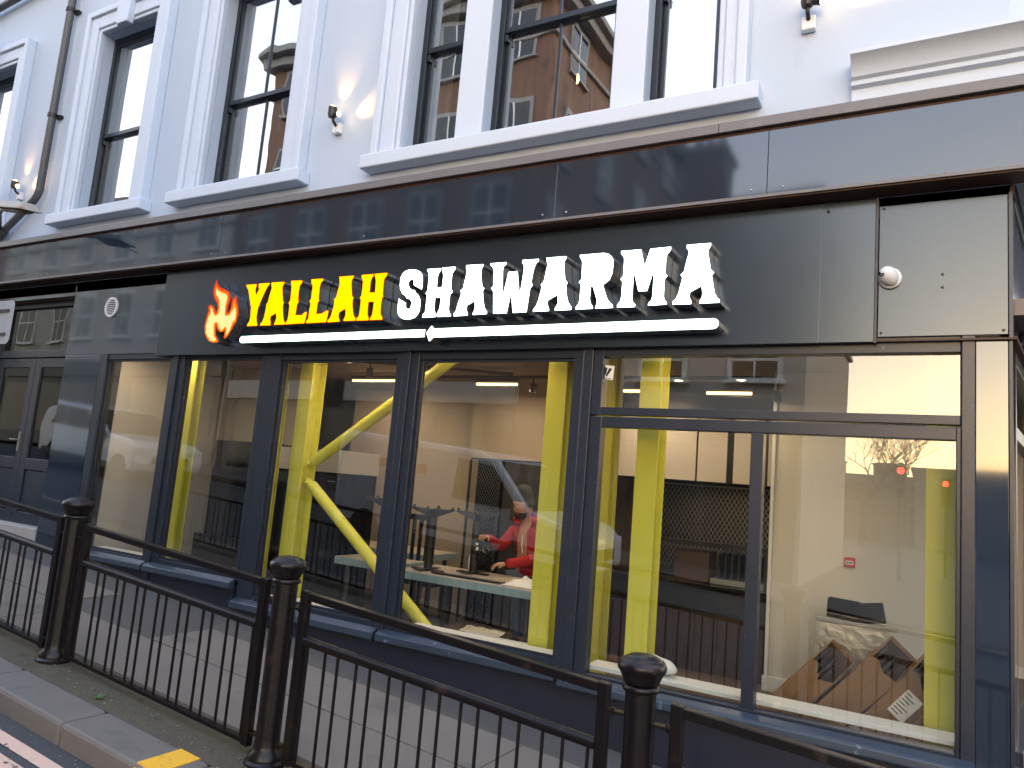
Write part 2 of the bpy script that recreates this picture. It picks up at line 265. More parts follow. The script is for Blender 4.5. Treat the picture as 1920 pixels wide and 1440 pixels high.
LETTERS = [
 ('Y', "yellow",
   [(-5.845,3.545),(-5.702,3.544),(-5.696,3.527),(-5.706,3.499),(-5.702,3.468),(-5.685,3.432),(-5.66,3.483),(-5.67,3.523),(-5.67,3.546),(-5.526,3.545),(-5.521,3.527),(-5.551,3.498),(-5.586,3.426),(-5.612,3.367),(-5.624,3.337),(-5.621,3.328),(-5.635,3.313),(-5.64,3.272),(-5.642,3.216),(-5.632,3.172),(-5.618,3.141),(-5.617,3.126),(-5.759,3.126),(-5.757,3.148),(-5.733,3.18),(-5.73,3.232),(-5.737,3.32),(-5.753,3.334),(-5.75,3.347),(-5.769,3.392),(-5.804,3.482),(-5.842,3.529)], None),
 ('A', "yellow",
   [(-5.499,3.547),(-5.326,3.543),(-5.325,3.522),(-5.342,3.503),(-5.343,3.473),(-5.323,3.395),(-5.314,3.356),(-5.299,3.343),(-5.301,3.33),(-5.308,3.315),(-5.298,3.258),(-5.284,3.202),(-5.27,3.168),(-5.254,3.146),(-5.254,3.126),(-5.393,3.127),(-5.396,3.14),(-5.38,3.167),(-5.376,3.197),(-5.388,3.24),(-5.452,3.211),(-5.453,3.183),(-5.443,3.161),(-5.437,3.125),(-5.58,3.126),(-5.58,3.144),(-5.552,3.174),(-5.541,3.212),(-5.531,3.285),(-5.532,3.324),(-5.535,3.337),(-5.516,3.353),(-5.509,3.396),(-5.496,3.456),(-5.487,3.49),(-5.496,3.517)], [(-5.416,3.409),(-5.399,3.324),(-5.431,3.311)]),
 ('L', "yellow",
   [(-5.244,3.547),(-5.097,3.542),(-5.095,3.52),(-5.119,3.49),(-5.124,3.435),(-5.119,3.359),(-5.11,3.334),(-5.126,3.313),(-5.127,3.267),(-5.13,3.215),(-5.051,3.212),(-5.026,3.229),(-5.008,3.241),(-4.988,3.238),(-4.992,3.191),(-5.004,3.129),(-5.247,3.127),(-5.247,3.144),(-5.225,3.174),(-5.221,3.221),(-5.224,3.305),(-5.24,3.336),(-5.222,3.356),(-5.222,3.424),(-5.227,3.488),(-5.238,3.518)], None),
 ('L', "yellow",
   [(-4.986,3.545),(-4.835,3.542),(-4.834,3.523),(-4.86,3.499),(-4.867,3.454),(-4.862,3.354),(-4.852,3.335),(-4.869,3.314),(-4.87,3.215),(-4.805,3.216),(-4.77,3.231),(-4.75,3.242),(-4.726,3.239),(-4.728,3.201),(-4.739,3.13),(-4.984,3.128),(-4.986,3.153),(-4.967,3.173),(-4.962,3.243),(-4.959,3.314),(-4.977,3.335),(-4.958,3.359),(-4.959,3.43),(-4.958,3.476),(-4.979,3.507)], None),
 ('A', "yellow",
   [(-4.649,3.547),(-4.474,3.546),(-4.473,3.524),(-4.491,3.505),(-4.489,3.464),(-4.468,3.362),(-4.446,3.341),(-4.454,3.322),(-4.451,3.281),(-4.436,3.217),(-4.421,3.181),(-4.397,3.154),(-4.399,3.131),(-4.539,3.133),(-4.539,3.147),(-4.525,3.173),(-4.522,3.193),(-4.53,3.245),(-4.595,3.214),(-4.599,3.188),(-4.594,3.167),(-4.581,3.151),(-4.58,3.129),(-4.724,3.128),(-4.725,3.15),(-4.697,3.175),(-4.684,3.223),(-4.671,3.28),(-4.673,3.324),(-4.683,3.339),(-4.656,3.356),(-4.644,3.417),(-4.632,3.473),(-4.639,3.518)], [(-4.559,3.412),(-4.545,3.328),(-4.577,3.314)]),
 ('H', "yellow",
   [(-4.387,3.545),(-4.249,3.545),(-4.247,3.527),(-4.264,3.504),(-4.272,3.475),(-4.271,3.381),(-4.214,3.379),(-4.217,3.471),(-4.227,3.505),(-4.238,3.524),(-4.241,3.546),(-4.098,3.546),(-4.097,3.522),(-4.124,3.489),(-4.126,3.434),(-4.12,3.352),(-4.113,3.336),(-4.125,3.321),(-4.128,3.266),(-4.125,3.192),(-4.114,3.168),(-4.098,3.15),(-4.099,3.129),(-4.237,3.13),(-4.239,3.15),(-4.22,3.173),(-4.216,3.211),(-4.215,3.291),(-4.272,3.293),(-4.271,3.222),(-4.266,3.182),(-4.251,3.154),(-4.247,3.13),(-4.388,3.13),(-4.389,3.156),(-4.367,3.174),(-4.363,3.214),(-4.362,3.313),(-4.38,3.34),(-4.363,3.357),(-4.362,3.424),(-4.363,3.484),(-4.383,3.516)], None),
 ('S', "white",
   [(-3.82,3.553),(-3.78,3.547),(-3.744,3.528),(-3.72,3.498),(-3.711,3.457),(-3.709,3.408),(-3.712,3.368),(-3.803,3.414),(-3.809,3.459),(-3.832,3.465),(-3.853,3.454),(-3.858,3.426),(-3.84,3.396),(-3.808,3.376),(-3.786,3.376),(-3.771,3.353),(-3.738,3.325),(-3.716,3.288),(-3.711,3.243),(-3.712,3.195),(-3.727,3.16),(-3.758,3.133),(-3.801,3.122),(-3.87,3.124),(-3.912,3.143),(-3.942,3.18),(-3.95,3.218),(-3.947,3.312),(-3.864,3.269),(-3.859,3.23),(-3.834,3.213),(-3.813,3.222),(-3.806,3.26),(-3.813,3.28),(-3.835,3.298),(-3.86,3.301),(-3.873,3.318),(-3.914,3.347),(-3.942,3.389),(-3.951,3.431),(-3.95,3.493),(-3.932,3.529),(-3.895,3.551),(-3.856,3.557)], None),
 ('H', "white",
   [(-3.678,3.547),(-3.541,3.546),(-3.539,3.522),(-3.555,3.499),(-3.563,3.468),(-3.561,3.383),(-3.512,3.384),(-3.51,3.476),(-3.517,3.501),(-3.529,3.521),(-3.532,3.548),(-3.395,3.548),(-3.396,3.52),(-3.418,3.49),(-3.421,3.438),(-3.417,3.363),(-3.401,3.344),(-3.404,3.327),(-3.421,3.316),(-3.422,3.261),(-3.421,3.194),(-3.411,3.166),(-3.396,3.15),(-3.393,3.131),(-3.534,3.131),(-3.537,3.162),(-3.523,3.187),(-3.515,3.222),(-3.513,3.292),(-3.566,3.293),(-3.567,3.225),(-3.561,3.189),(-3.547,3.16),(-3.544,3.131),(-3.68,3.13),(-3.681,3.158),(-3.658,3.181),(-3.657,3.233),(-3.657,3.317),(-3.671,3.338),(-3.656,3.365),(-3.654,3.474),(-3.66,3.502),(-3.678,3.532)], None),
 ('A', "white",
   [(-3.296,3.552),(-3.13,3.549),(-3.128,3.531),(-3.141,3.509),(-3.14,3.459),(-3.136,3.431),(-3.12,3.368),(-3.098,3.348),(-3.111,3.326),(-3.096,3.241),(-3.082,3.194),(-3.055,3.159),(-3.055,3.136),(-3.191,3.134),(-3.19,3.151),(-3.178,3.18),(-3.176,3.207),(-3.182,3.245),(-3.248,3.214),(-3.249,3.183),(-3.235,3.151),(-3.233,3.131),(-3.371,3.13),(-3.373,3.153),(-3.353,3.18),(-3.341,3.237),(-3.318,3.314),(-3.328,3.346),(-3.305,3.36),(-3.294,3.43),(-3.283,3.488),(-3.293,3.52)], [(-3.215,3.41),(-3.2,3.331),(-3.231,3.315)]),
 ('W', "white",
   [(-3.069,3.55),(-2.917,3.549),(-2.917,3.527),(-2.941,3.51),(-2.943,3.479),(-2.928,3.266),(-2.895,3.468),(-2.811,3.47),(-2.776,3.258),(-2.76,3.481),(-2.764,3.508),(-2.781,3.528),(-2.781,3.555),(-2.633,3.553),(-2.633,3.528),(-2.654,3.515),(-2.667,3.479),(-2.675,3.431),(-2.682,3.372),(-2.665,3.345),(-2.688,3.324),(-2.692,3.261),(-2.703,3.136),(-2.827,3.135),(-2.854,3.3),(-2.877,3.134),(-3.001,3.136),(-3.019,3.317),(-3.043,3.345),(-3.022,3.366),(-3.032,3.486),(-3.041,3.509),(-3.067,3.531)], None),
 ('A', "white",
   [(-2.575,3.557),(-2.4,3.555),(-2.4,3.536),(-2.415,3.512),(-2.415,3.476),(-2.397,3.373),(-2.375,3.35),(-2.387,3.325),(-2.373,3.245),(-2.359,3.201),(-2.332,3.164),(-2.329,3.138),(-2.469,3.137),(-2.469,3.159),(-2.454,3.184),(-2.449,3.209),(-2.456,3.256),(-2.528,3.22),(-2.531,3.195),(-2.515,3.161),(-2.511,3.137),(-2.653,3.138),(-2.652,3.156),(-2.628,3.185),(-2.613,3.235),(-2.593,3.326),(-2.604,3.345),(-2.579,3.376),(-2.568,3.453),(-2.558,3.5),(-2.573,3.535)], [(-2.489,3.429),(-2.471,3.339),(-2.509,3.317)]),
 ('R', "white",
   [(-2.297,3.556),(-2.104,3.556),(-2.066,3.546),(-2.039,3.522),(-2.024,3.493),(-2.023,3.447),(-2.026,3.394),(-2.045,3.347),(-2.072,3.324),(-2.092,3.315),(-2.071,3.257),(-2.05,3.207),(-2.03,3.182),(-2.007,3.164),(-2.003,3.138),(-2.145,3.139),(-2.145,3.156),(-2.135,3.177),(-2.137,3.205),(-2.174,3.302),(-2.187,3.304),(-2.188,3.218),(-2.18,3.186),(-2.162,3.16),(-2.158,3.139),(-2.299,3.138),(-2.3,3.16),(-2.281,3.184),(-2.273,3.215),(-2.274,3.329),(-2.292,3.346),(-2.271,3.368),(-2.273,3.487),(-2.279,3.513),(-2.296,3.536)], [(-2.187,3.473),(-2.127,3.471),(-2.113,3.453),(-2.112,3.414),(-2.126,3.398),(-2.188,3.39)]),
 ('M', "white",
   [(-1.974,3.559),(-1.82,3.558),(-1.789,3.433),(-1.756,3.557),(-1.603,3.559),(-1.603,3.532),(-1.628,3.5),(-1.633,3.463),(-1.633,3.371),(-1.616,3.35),(-1.635,3.328),(-1.635,3.204),(-1.626,3.18),(-1.611,3.162),(-1.611,3.144),(-1.75,3.142),(-1.749,3.162),(-1.728,3.185),(-1.722,3.215),(-1.718,3.405),(-1.758,3.247),(-1.826,3.249),(-1.866,3.401),(-1.864,3.205),(-1.857,3.18),(-1.838,3.159),(-1.84,3.137),(-1.978,3.138),(-1.978,3.162),(-1.958,3.189),(-1.951,3.216),(-1.95,3.327),(-1.967,3.345),(-1.947,3.372),(-1.947,3.476),(-1.949,3.504),(-1.973,3.534)], None),
 ('A', "white",
   [(-1.498,3.562),(-1.327,3.561),(-1.327,3.538),(-1.341,3.516),(-1.342,3.486),(-1.321,3.376),(-1.295,3.351),(-1.311,3.33),(-1.296,3.254),(-1.285,3.208),(-1.268,3.178),(-1.252,3.164),(-1.252,3.14),(-1.391,3.139),(-1.39,3.165),(-1.377,3.184),(-1.373,3.209),(-1.382,3.259),(-1.453,3.222),(-1.456,3.198),(-1.45,3.178),(-1.44,3.164),(-1.44,3.139),(-1.576,3.141),(-1.577,3.164),(-1.554,3.186),(-1.539,3.222),(-1.517,3.327),(-1.531,3.35),(-1.508,3.373),(-1.493,3.452),(-1.482,3.495),(-1.485,3.518),(-1.497,3.533)], [(-1.414,3.443),(-1.397,3.342),(-1.437,3.318)]),
]
FLAME = [(-6.285,3.624),(-6.265,3.583),(-6.24,3.554),(-6.189,3.53),(-6.132,3.511),(-6.082,3.487),(-6.052,3.448),(-6.044,3.406),(-6.064,3.355),(-6.072,3.303),(-6.066,3.271),(-6.042,3.281),(-6.026,3.316),(-6.028,3.363),(-6.02,3.4),(-5.976,3.439),(-5.958,3.423),(-5.94,3.37),(-5.915,3.317),(-5.901,3.244),(-5.919,3.183),(-5.964,3.112),(-6.011,3.046),(-6.049,3.014),(-6.07,3.027),(-6.067,3.068),(-6.063,3.104),(-6.093,3.085),(-6.122,3.08),(-6.155,3.092),(-6.187,3.119),(-6.206,3.156),(-6.204,3.109),(-6.192,3.051),(-6.148,3.003),(-6.14,2.979),(-6.192,2.975),(-6.263,2.987),(-6.317,3.022),(-6.355,3.076),(-6.376,3.14),(-6.373,3.199),(-6.361,3.273),(-6.349,3.309),(-6.362,3.337),(-6.349,3.368),(-6.322,3.367),(-6.278,3.344),(-6.243,3.305),(-6.225,3.288),(-6.216,3.341),(-6.234,3.373),(-6.284,3.429),(-6.313,3.478),(-6.319,3.543),(-6.302,3.596)]
# ================================================================ ground, road, pavement
def sheet(x0, x1, y0, y1, dz, nx=1):
    xs = sorted(set([x0, x1] + [x for x in (-25, 25) if x0 < x < x1]))
    mb = MB()
    for a, b in zip(xs, xs[1:]):
        mb.add([(a, y0, gz(a)+dz), (b, y0, gz(b)+dz), (b, y1, gz(b)+dz), (a, y1, gz(a)+dz)], [(0, 1, 2, 3)])
    return mb
obj('ground', sheet(-400, 400, -400, 400, -.16), 'pave', kind='structure')
obj('road', sheet(-90, 60, -9.6, -2.3, -.12), 'asphalt', kind='structure')
obj('far_pavement', sheet(-90, 60, -400, -9.6, 0.0), 'pave', kind='structure')
pav = obj('pavement', sheet(-30, 14, -2.07, .12, 0), 'pave', kind='structure')
side_pav = obj('side_pavement', sheet(.2, 60, .12, 30, 0), 'pave', kind='structure')
# concrete slabs let into the tarmac pavement
xs = [-11.4, -9.5, -7.75, -6.35, -5.05, -3.55, -2.0, -.5, 1.2]
for i, (a, b) in enumerate(zip(xs, xs[1:])):
    for j, (ya, yb) in enumerate(((-1.68, -1.06), (-1.05, -.46))):
        if i == 3 and j == 1: continue
        g = .0025; off = (.0 if j == 0 else -.32)
        a2, b2 = a+off+g, b+off-g
        mb = MB().box(a2, b2, ya+g, yb-g, -.03, .008+.002*((i*7+j*3) % 3)).slope()
        obj('paving_slab', mb, 'slab', pav, bevel=.002)
obj('gutter_dirt', sheet(-30, 14, -2.10, -1.70, .0055), 'moss', kind='stuff')
tag(bpy.data.objects['gutter_dirt'], 'mossy brown dirt strip under the black railing', 'dirt')
# kerb
kerb = obj('kerb', MB().box(-30, 14, -2.34, -2.09, -.3, -.03).slope(), 'kerb', kind='structure')
x = -4.24 - .92*9
while x < 4:
    mb = MB().box(x+.004, x+.916, -2.365, -2.075, -.29, .004)
    obj('kerb_stone', mb.slope(), 'kerb', kerb, bevel=.022)
    x += .92
for i, (a, b) in enumerate(((-3.56, -3.40), (-3.26, -3.10), (-1.3, -1.14))):
    mb = MB().box(a, b, -2.35, -2.09, .0, .0085).box(a, b, -2.3685, -2.35, -.12, -.012).slope()
    tag(obj('kerb_marking', mb, 'yellowkerb', kerb), 'yellow paint bar on the kerb')
# two worn lines along the kerb
for y in (-2.525, -2.665):
    obj('road_marking', sheet(-30, 14, y-.042, y+.042, -.115), 'yellowline', kind='structure')
# loose grit, leaves and a weed along the kerb
mb = MB()
for k in range(190):
    cl = random.choice(((-5.0, .35), (-4.1, .5), (-3.5, .35), (-6, .8), (-4.6, 1.6), (-2, 2)))
    px = random.gauss(cl[0], cl[1]); py = random.choice((random.gauss(-2.0, .06), random.gauss(-1.98, .05), random.gauss(-2.41, .03)))
    if py > -1.72: continue
    base = .01 if py > -2.3 else -.118
    r = random.uniform(.004, .012)
    a = random.random()*6.3
    vs = [(px+r*math.cos(a+i*2.1)*random.uniform(.6, 1.3), py+r*math.sin(a+i*2.1)*random.uniform(.6, 1.3), base+gz(px)) for i in range(3)]
    mb.add(vs+[(px, py, base+gz(px)+r*.7)], [(0, 1, 3), (1, 2, 3), (2, 0, 3), (2, 1, 0)])
obj('grit', mb, 'kerb', kind='stuff', label='loose grit and crumbs along the kerb and railing foot', cat='grit')
w = thing('weed', (-4.45, -2.02, gz(-4.45)), 'small green weed growing in the dirt behind the kerb', 'weed')
MT['leaf'] = mat('weed_leaf', (.05, .12, .03), .6)
for k in range(14):
    a = k*2.4; l = random.uniform(.03, .06)
    mb = MB(); dx, dy = math.cos(a), math.sin(a); x0, y0, z0 = -4.45, -2.02, gz(-4.45)+.005
    mb.add([(x0, y0, z0), (x0+dx*l*.5-dy*.006, y0+dy*l*.5+dx*.006, z0+l*.35), (x0+dx*l, y0+dy*l, z0+l*.2), (x0+dx*l*.5+dy*.006, y0+dy*l*.5-dx*.006, z0+l*.35)], [(0, 1, 2, 3)])
    obj('leaf', mb, 'leaf', w)

# ================================================================ railing: posts and panels
RY = -1.86
PX = [-9.40, -7.32, -5.24, -3.16, -1.07, 1.01]
PNAME = ['black iron railing post furthest left beyond the frame edge', 'black iron railing post at the left frame edge', 'black iron post with ball collar standing before the first shop window',
         'black iron post between the two full railing panels in front', 'nearest black iron post with shiny domed cap, in front of the corner window', 'black iron post right of the corner shop pane']
prof = [(.0, 0), (.115, 0), (.115, .018), (.098, .03), (.098, .055), (.074, .075), (.070, .10), (.066, .13), (.0645, .955)]
ring = [(.066, .955), (.076, .960), (.079, .970), (.076, .981), (.066, .986)]
cap = [(.066, .986), (.074, .992), (.078, 1.004), (.088, 1.024), (.092, 1.034), (.099, 1.040), (.1035, 1.052), (.102, 1.066), (.094, 1.080), (.084, 1.087), (.076, 1.087), (.072, 1.093), (.05, 1.103), (.02, 1.108), (.0, 1.109)]
for i, x in enumerate(PX):
    t = thing('railing_post', (x, RY, gz(x)), PNAME[i], 'post', 'cast iron posts of the railing')
    c = (x, RY, gz(x))
    obj('shaft', MB().lathe(prof, c, 24), 'iron', t, smooth=True, angle=50)
    obj('collar', MB().lathe(ring, c, 24), 'iron', t, smooth=True, angle=50)
    obj('cap', MB().lathe(cap, c, 28), 'iron', t, smooth=True, angle=50)
    for sx in (-1, 1):
        for z in (.845, .125):
            xx = x + sx*.10; zz = z+gz(xx)
            obj('bracket', MB().box(min(x+sx*.055, x+sx*.15), max(x+sx*.055, x+sx*.15), RY-.022, RY+.022, zz-.005, zz+.005).lathe([(0, -.02), (.008, -.02), (.008, .012), (0, .012)], (xx+sx*.02, RY, zz), 8), 'iron', t)
PLAB = ['black railing panel furthest left', 'black railing panel cut by the left frame edge', 'black barred railing panel left, in front of the narrow windows', 'long black barred railing panel in the middle foreground',
        'chipped black railing panel at the lower right corner']
for i, (xa, xb) in enumerate(zip(PX, PX[1:])):
    a, b = xa+.135, xb-.135
    t = thing('pedestrian_railing', ((a+b)/2, RY, gz((a+b)/2)), PLAB[i], 'railing', 'panels of the pedestrian railing')
    w = .026
    obj('top_rail', MB().box(a+w*2, b-w*2, RY-w*.9, RY+w*.9, .905, .945).slope(), 'iron', t, bevel=.004)
    obj('mid_rail', MB().tube([(a+2*w, RY, .69+gz(a+2*w)), (b-2*w, RY, .69+gz(b-2*w))], .026, 12), 'iron', t, smooth=True)
    obj('bottom_rail', MB().box(a+w*2, b-w*2, RY-.02, RY+.02, .055, .08).slope(), 'iron', t, bevel=.003)
    for e in (a, b-2*w):
        obj('stile', MB().box(e, e+2*w, RY-w*.85, RY+w*.85, .045, .95).slope(), 'iron', t, bevel=.005)
    n = 16; bm0 = None
    for k in range(n):
        xx = a+.09+(b-a-.18)*k/(n-1); yy = RY + (.011 if k % 2 else -.011)
        if bm0 is None:
            o = obj('bar', MB().tube([(0, 0, .075), (0, 0, .68)], .0085, 8), 'iron', t, smooth=True, loc=(xx, yy, gz(xx))); bm0 = o.data
        else:
            obj('bar', bm0, None, t, loc=(xx, yy, gz(xx)))
# ================================================================ the shop building
BL = thing('shop_building', (-4.5, 0, 0), 'white painted building with dark glossy shopfront along the street', 'building')
def P(name, mb, m, parent=BL, **k): return obj(name, mb, m, parent, **k)
WX = .36                                      # street corner
ZT = 9.4
# ---- upper wall built round its window openings
ops = [(-12.55, -11.35, 4.70, 7.15), (-9.33, -8.20, 4.70, 7.12), (-6.97, -5.73, 4.70, 7.12), (-4.225, -3.66, 4.70, 7.12), (-3.385, -2.215, 4.70, 7.12), (-1.945, -1.385, 4.70, 7.12)]
mb = MB(); x = -18
for (a, b, z0, z1) in ops:
    mb.box(x, a, 0, .30, 3.70, ZT); mb.box(a, b, 0, .30, 3.70, z0); mb.box(a, b, 0, .30, z1, ZT); x = b
mb.box(x, WX, 0, .30, 3.70, ZT)
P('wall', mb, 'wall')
# ---- moulded architraves, keystones and sills of the upper windows
def architrave(win, a, b, z0, z1, wd=.30, left=True, right=True, head=True, key=True):
    mb = MB()
    steps = ((.0, .05, .075), (.05, wd-.08, .095), (wd-.08, wd, .125))
    top = z1 + (wd if head else 2.6)
    for (s0, s1, pr) in steps:
        if left: mb.box(a-s1, a-s0-.002, -pr, 0, z0, top if not head else z1+s1)
        if right: mb.box(b+s0+.002, b+s1, -pr, 0, z0, top if not head else z1+s1)
        if head: mb.box(a-s0, b+s0, -pr, 0, z1+s0+.002, z1+s1)
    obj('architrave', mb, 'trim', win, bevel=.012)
    if head and key:
        c = (a+b)/2
        obj('keystone', MB().prism([(c-.11, z1-.06), (c+.11, z1-.06), (c+.16, z1+.42), (c-.16, z1+.42)], -.17, -.078), 'trim', win, bevel=.012)
def sash(win, a, b, z0, z1, bar=True, mid=5.78, y=.17, glassm='g_sash'):
    st = .055
    mb = MB()
    for (p, q, r, s) in ((a, a+st, z0, z1), (b-st, b, z0, z1), (a+st, b-st, z0, z0+.06), (a+st, b-st, z1-.06, z1)): mb.box(p, q, y-.06, y+.06, r, s)
    obj('box_frame', mb, 'sash', win, bevel=.004)
    a2, b2 = a+st, b-st
    for (za, zb, yy) in ((z0+.06, mid+.02, y+.012), (mid-.02, z1-.06, y-.026)):
        r = .035
        mb = MB().box(a2, a2+r, yy-.018, yy+.018, za, zb).box(b2-r, b2, yy-.018, yy+.018, za, zb).box(a2+r, b2-r, yy-.018, yy+.018, za, za+.05).box(a2+r, b2-r, yy-.02, yy+.018, zb-.045, zb)
        if bar:
            c = (a2+b2)/2; mb.box(c-.011, c+.011, yy-.016, yy+.016, za+.05, zb-.045)
        sf = obj('sash', mb, 'sash', win, bevel=.003)
        obj('pane', MB().box(a2+r*.7, b2-r*.7, yy-.002, yy+.002, za+.03, zb-.03), glassm, win)
    obj('sash_horn', MB().prism([(a2+.005, mid-.10), (a2+.035, mid-.10), (a2+.04, mid-.045), (a2+.02, mid-.03), (a2, mid-.045)], y-.045, y-.01), 'sash', win)
def sill(win, a, b, z0=4.57, z1=4.70, pr=.16):
    obj('sill', MB().box(a, b, -pr, 0.0-.001, z0, z1), 'trim', win, bevel=.012)
WINLAB = []
def window_part(): 
    o = bpy.data.objects.new('sash_window', None); COL.objects.link(o); return _place(o, BL, (0, 0, 0))
for i, (a, b, z0, z1) in enumerate(ops[:3]):
    wi = window_part(); architrave(wi, a, b, z0, z1); sash(wi, a, b, z0, z1, bar=(i == 2)); sill(wi, a-.42, b+.36)
wi = window_part()
architrave(wi, -4.225, -3.66, 4.70, 7.12, right=False, head=False); architrave(wi, -1.945, -1.385, 4.70, 7.12, wd=.22, left=False, head=False)
sill(wi, -4.60, -1.07, z1=4.70)
for j, (a, b, z0, z1) in enumerate(ops[3:]): sash(wi, a, b, z0, z1, bar=(j == 1))
for (a, b) in ((-3.66, -3.385), (-2.215, -1.945)):
    obj('pier_face', MB().box(a, b, -.03, -.001, 4.70, 7.12), 'trim', wi, bevel=.008)
# rooms behind the upper windows, their blinds and curtains
P('upper_room', MB().box(-18, .2, 1.35, 1.45, 4.3, 7.6).box(-18, .2, .31, 1.35, 4.3, 4.4).box(-18, .2, .31, 1.35, 7.4, 7.5), 'room')
for (xx) in (-10.3, -7.6, -5.0, -1.0): P('upper_room_wall', MB().box(xx-.05, xx+.05, .31, 1.35, 4.4, 7.4), 'room')
def drape(name, xa, xb, y, z0, z1, folds, amp, m, label, cat):
    mb = MB().grid(folds*8, 1, lambda u, v: (xa+(xb-xa)*u, y+amp*math.sin(u*folds*6.283)+amp*.4*math.sin(u*folds*2.3*6.28), z0+(z1-z0)*v))
    o = obj(name, mb, m, None, label, cat, smooth=True, angle=80); so = o.modifiers.new('s', 'SOLIDIFY'); so.thickness = .004; return o
drape('curtain', -3.5, -2.75, .42, 4.5, 7.2, 7, .05, 'curtain', 'brown gathered curtain in the left half of the wide middle sash window', 'curtain')
drape('curtain', -2.6, -2.12, .44, 4.5, 7.2, 4, .045, 'curtain', 'brown curtain at the right edge of the wide middle sash window', 'curtain')
drape('curtain', -2.0, -1.3, .36, 4.5, 7.2, 5, .02, 'blind', 'pale curtain filling the narrow right-hand sash window', 'curtain')
drape('curtain', -4.35, -4.05, .40, 4.5, 7.2, 2, .02, 'blind', 'pale curtain in the narrow sash window left of the wide one', 'curtain')
drape('curtain', -7.15, -6.62, .40, 4.5, 7.2, 3, .02, 'blind', 'pale curtain in the tall sash window above the vent side', 'curtain')
drape('curtain', -9.5, -8.95, .40, 4.5, 7.2, 3, .02, 'blind', 'grey curtain in the tall sash window beside the drainpipe', 'curtain')
# a lit bulb hanging in the wide window
lt = thing('pendant_lamp', (-2.86, .62, 5.5), 'small warm lit bulb hanging inside the wide upper window', 'lamp')
obj('cord', MB().tube([(-2.86, .62, 7.35), (-2.86, .62, 5.56)], .004, 6), 'black', lt)
obj('bulb', MB().lathe([(0, -.045), (.03, -.035), (.04, 0), (.03, .035), (.012, .06), (0, .06)], (-2.86, .62, 5.5), 14), 'bulb', lt, smooth=True)

# ---- fascia band
fx = [-18, -9.5, -6.31, -2.53, -.98, WX+.20]
FY = -.20
P('fascia_core', MB().box(-18, WX+.19, -.185, -.001, 3.86, 4.37), 'soffit')
for a, b in zip(fx, fx[1:]):
    P('fascia_panel', MB().box(a+.0015, b-.0015, FY, FY+.012, 3.845, 4.295), 'gloss', bevel=.002)
P('fascia_bottom_trim', MB().box(-18, WX+.20, FY-.006, FY-.0005, 3.835, 3.856), 'strip')
P('fascia_shadow_gap', MB().box(-18, WX+.19, FY+.03, FY+.04, 4.295, 4.33), 'black')
for a, b in ((-18, -8.3), (-8.296, -5.2), (-5.196, -1.31), (-1.306, WX+.22)):
    P('fascia_flashing', MB().prism([(FY-.025, 4.322), (-.001, 4.33), (-.001, 4.42), (FY-.018, 4.395), (FY-.025, 4.39)], a, b, axis='x'), 'strip', bevel=.004)
for x_ in (-9.6, -9.4, -6.41, -6.21, -2.63, -2.43, -1.08, -.88, -4.4):
    P('rivet', MB().lathe([(0, 0), (.008, 0), (.006, -.006), (0, -.008)], (x_, FY-.0005, 3.895), 8, axis='y'), 'steel')
# soffit under the fascia
P('soffit', MB().box(-18, WX+.18, -.19, -.001, 3.825, 3.834), 'soffit')
# ---- dark panels: over the door and first window, at the corner
P('backing_wall', MB().box(-18, -10.95, .06, .25, .2, 3.82).box(-10.95, -9.08, .06, .25, 3.66, 3.82).box(-9.08, -8.36, .06, .25, .2, 3.82).box(-8.36, WX-.02, .06, .25, 2.93, 3.82), 'black')
P('clad_panel', MB().box(-9.078, -7.2, 0, .055, 2.925, 3.822), 'gloss', bevel=.003)
P('clad_panel', MB().box(-18, -10.95, 0, .055, .3, 3.822), 'gloss', bevel=.003)
P('clad_panel', MB().box(-10.948, -9.08, 0, .055, 3.655, 3.822), 'gloss', bevel=.003)
P('clad_panel', MB().box(-9.078, -8.365, 0, .055, .3, 2.922), 'gloss', bevel=.003)
P('clad_panel', MB().box(-.325, WX-.012, -.012, .05, 2.925, 3.765), 'sign', bevel=.003)
P('clad_edge', MB().box(WX-.010, WX+.012, -.016, .05, 2.905, 3.775), 'frame', bevel=.002)
P('corner_shelf', MB().box(-.335, WX+.03, -.03, .05, 2.893, 2.905), 'soffit')
P('corner_recess', MB().box(-.335, WX+.02, .0, .055, 3.767, 3.822), 'soffit')
P('clad_panel', MB().box(.19, WX-.012, 0, .055, .0, 2.892), 'gloss', bevel=.003)
P('clad_edge', MB().box(WX-.010, WX+.010, -.004, .055, .0, 2.89), 'frame', bevel=.002)
for (x_, z_) in ((-.30, 3.745), (-.305, 2.95), (.325, 2.95), (.02, 3.30), (.02, 3.22), (-.62, 3.75)):
    P('screw', MB().lathe([(0, 0), (.009, 0), (.007, -.006), (0, -.007)], (x_, -.0125 if x_ > -.4 else -.065, z_), 8, axis='y'), 'black')
# ---- stall riser below the windows
P('stall_riser', MB().box(-8.364, -5.70, .0, .22, .2, .695), 'riser')
P('stall_riser', MB().box(-5.70, .188, -.001, .22, -.2, .545), 'riser')
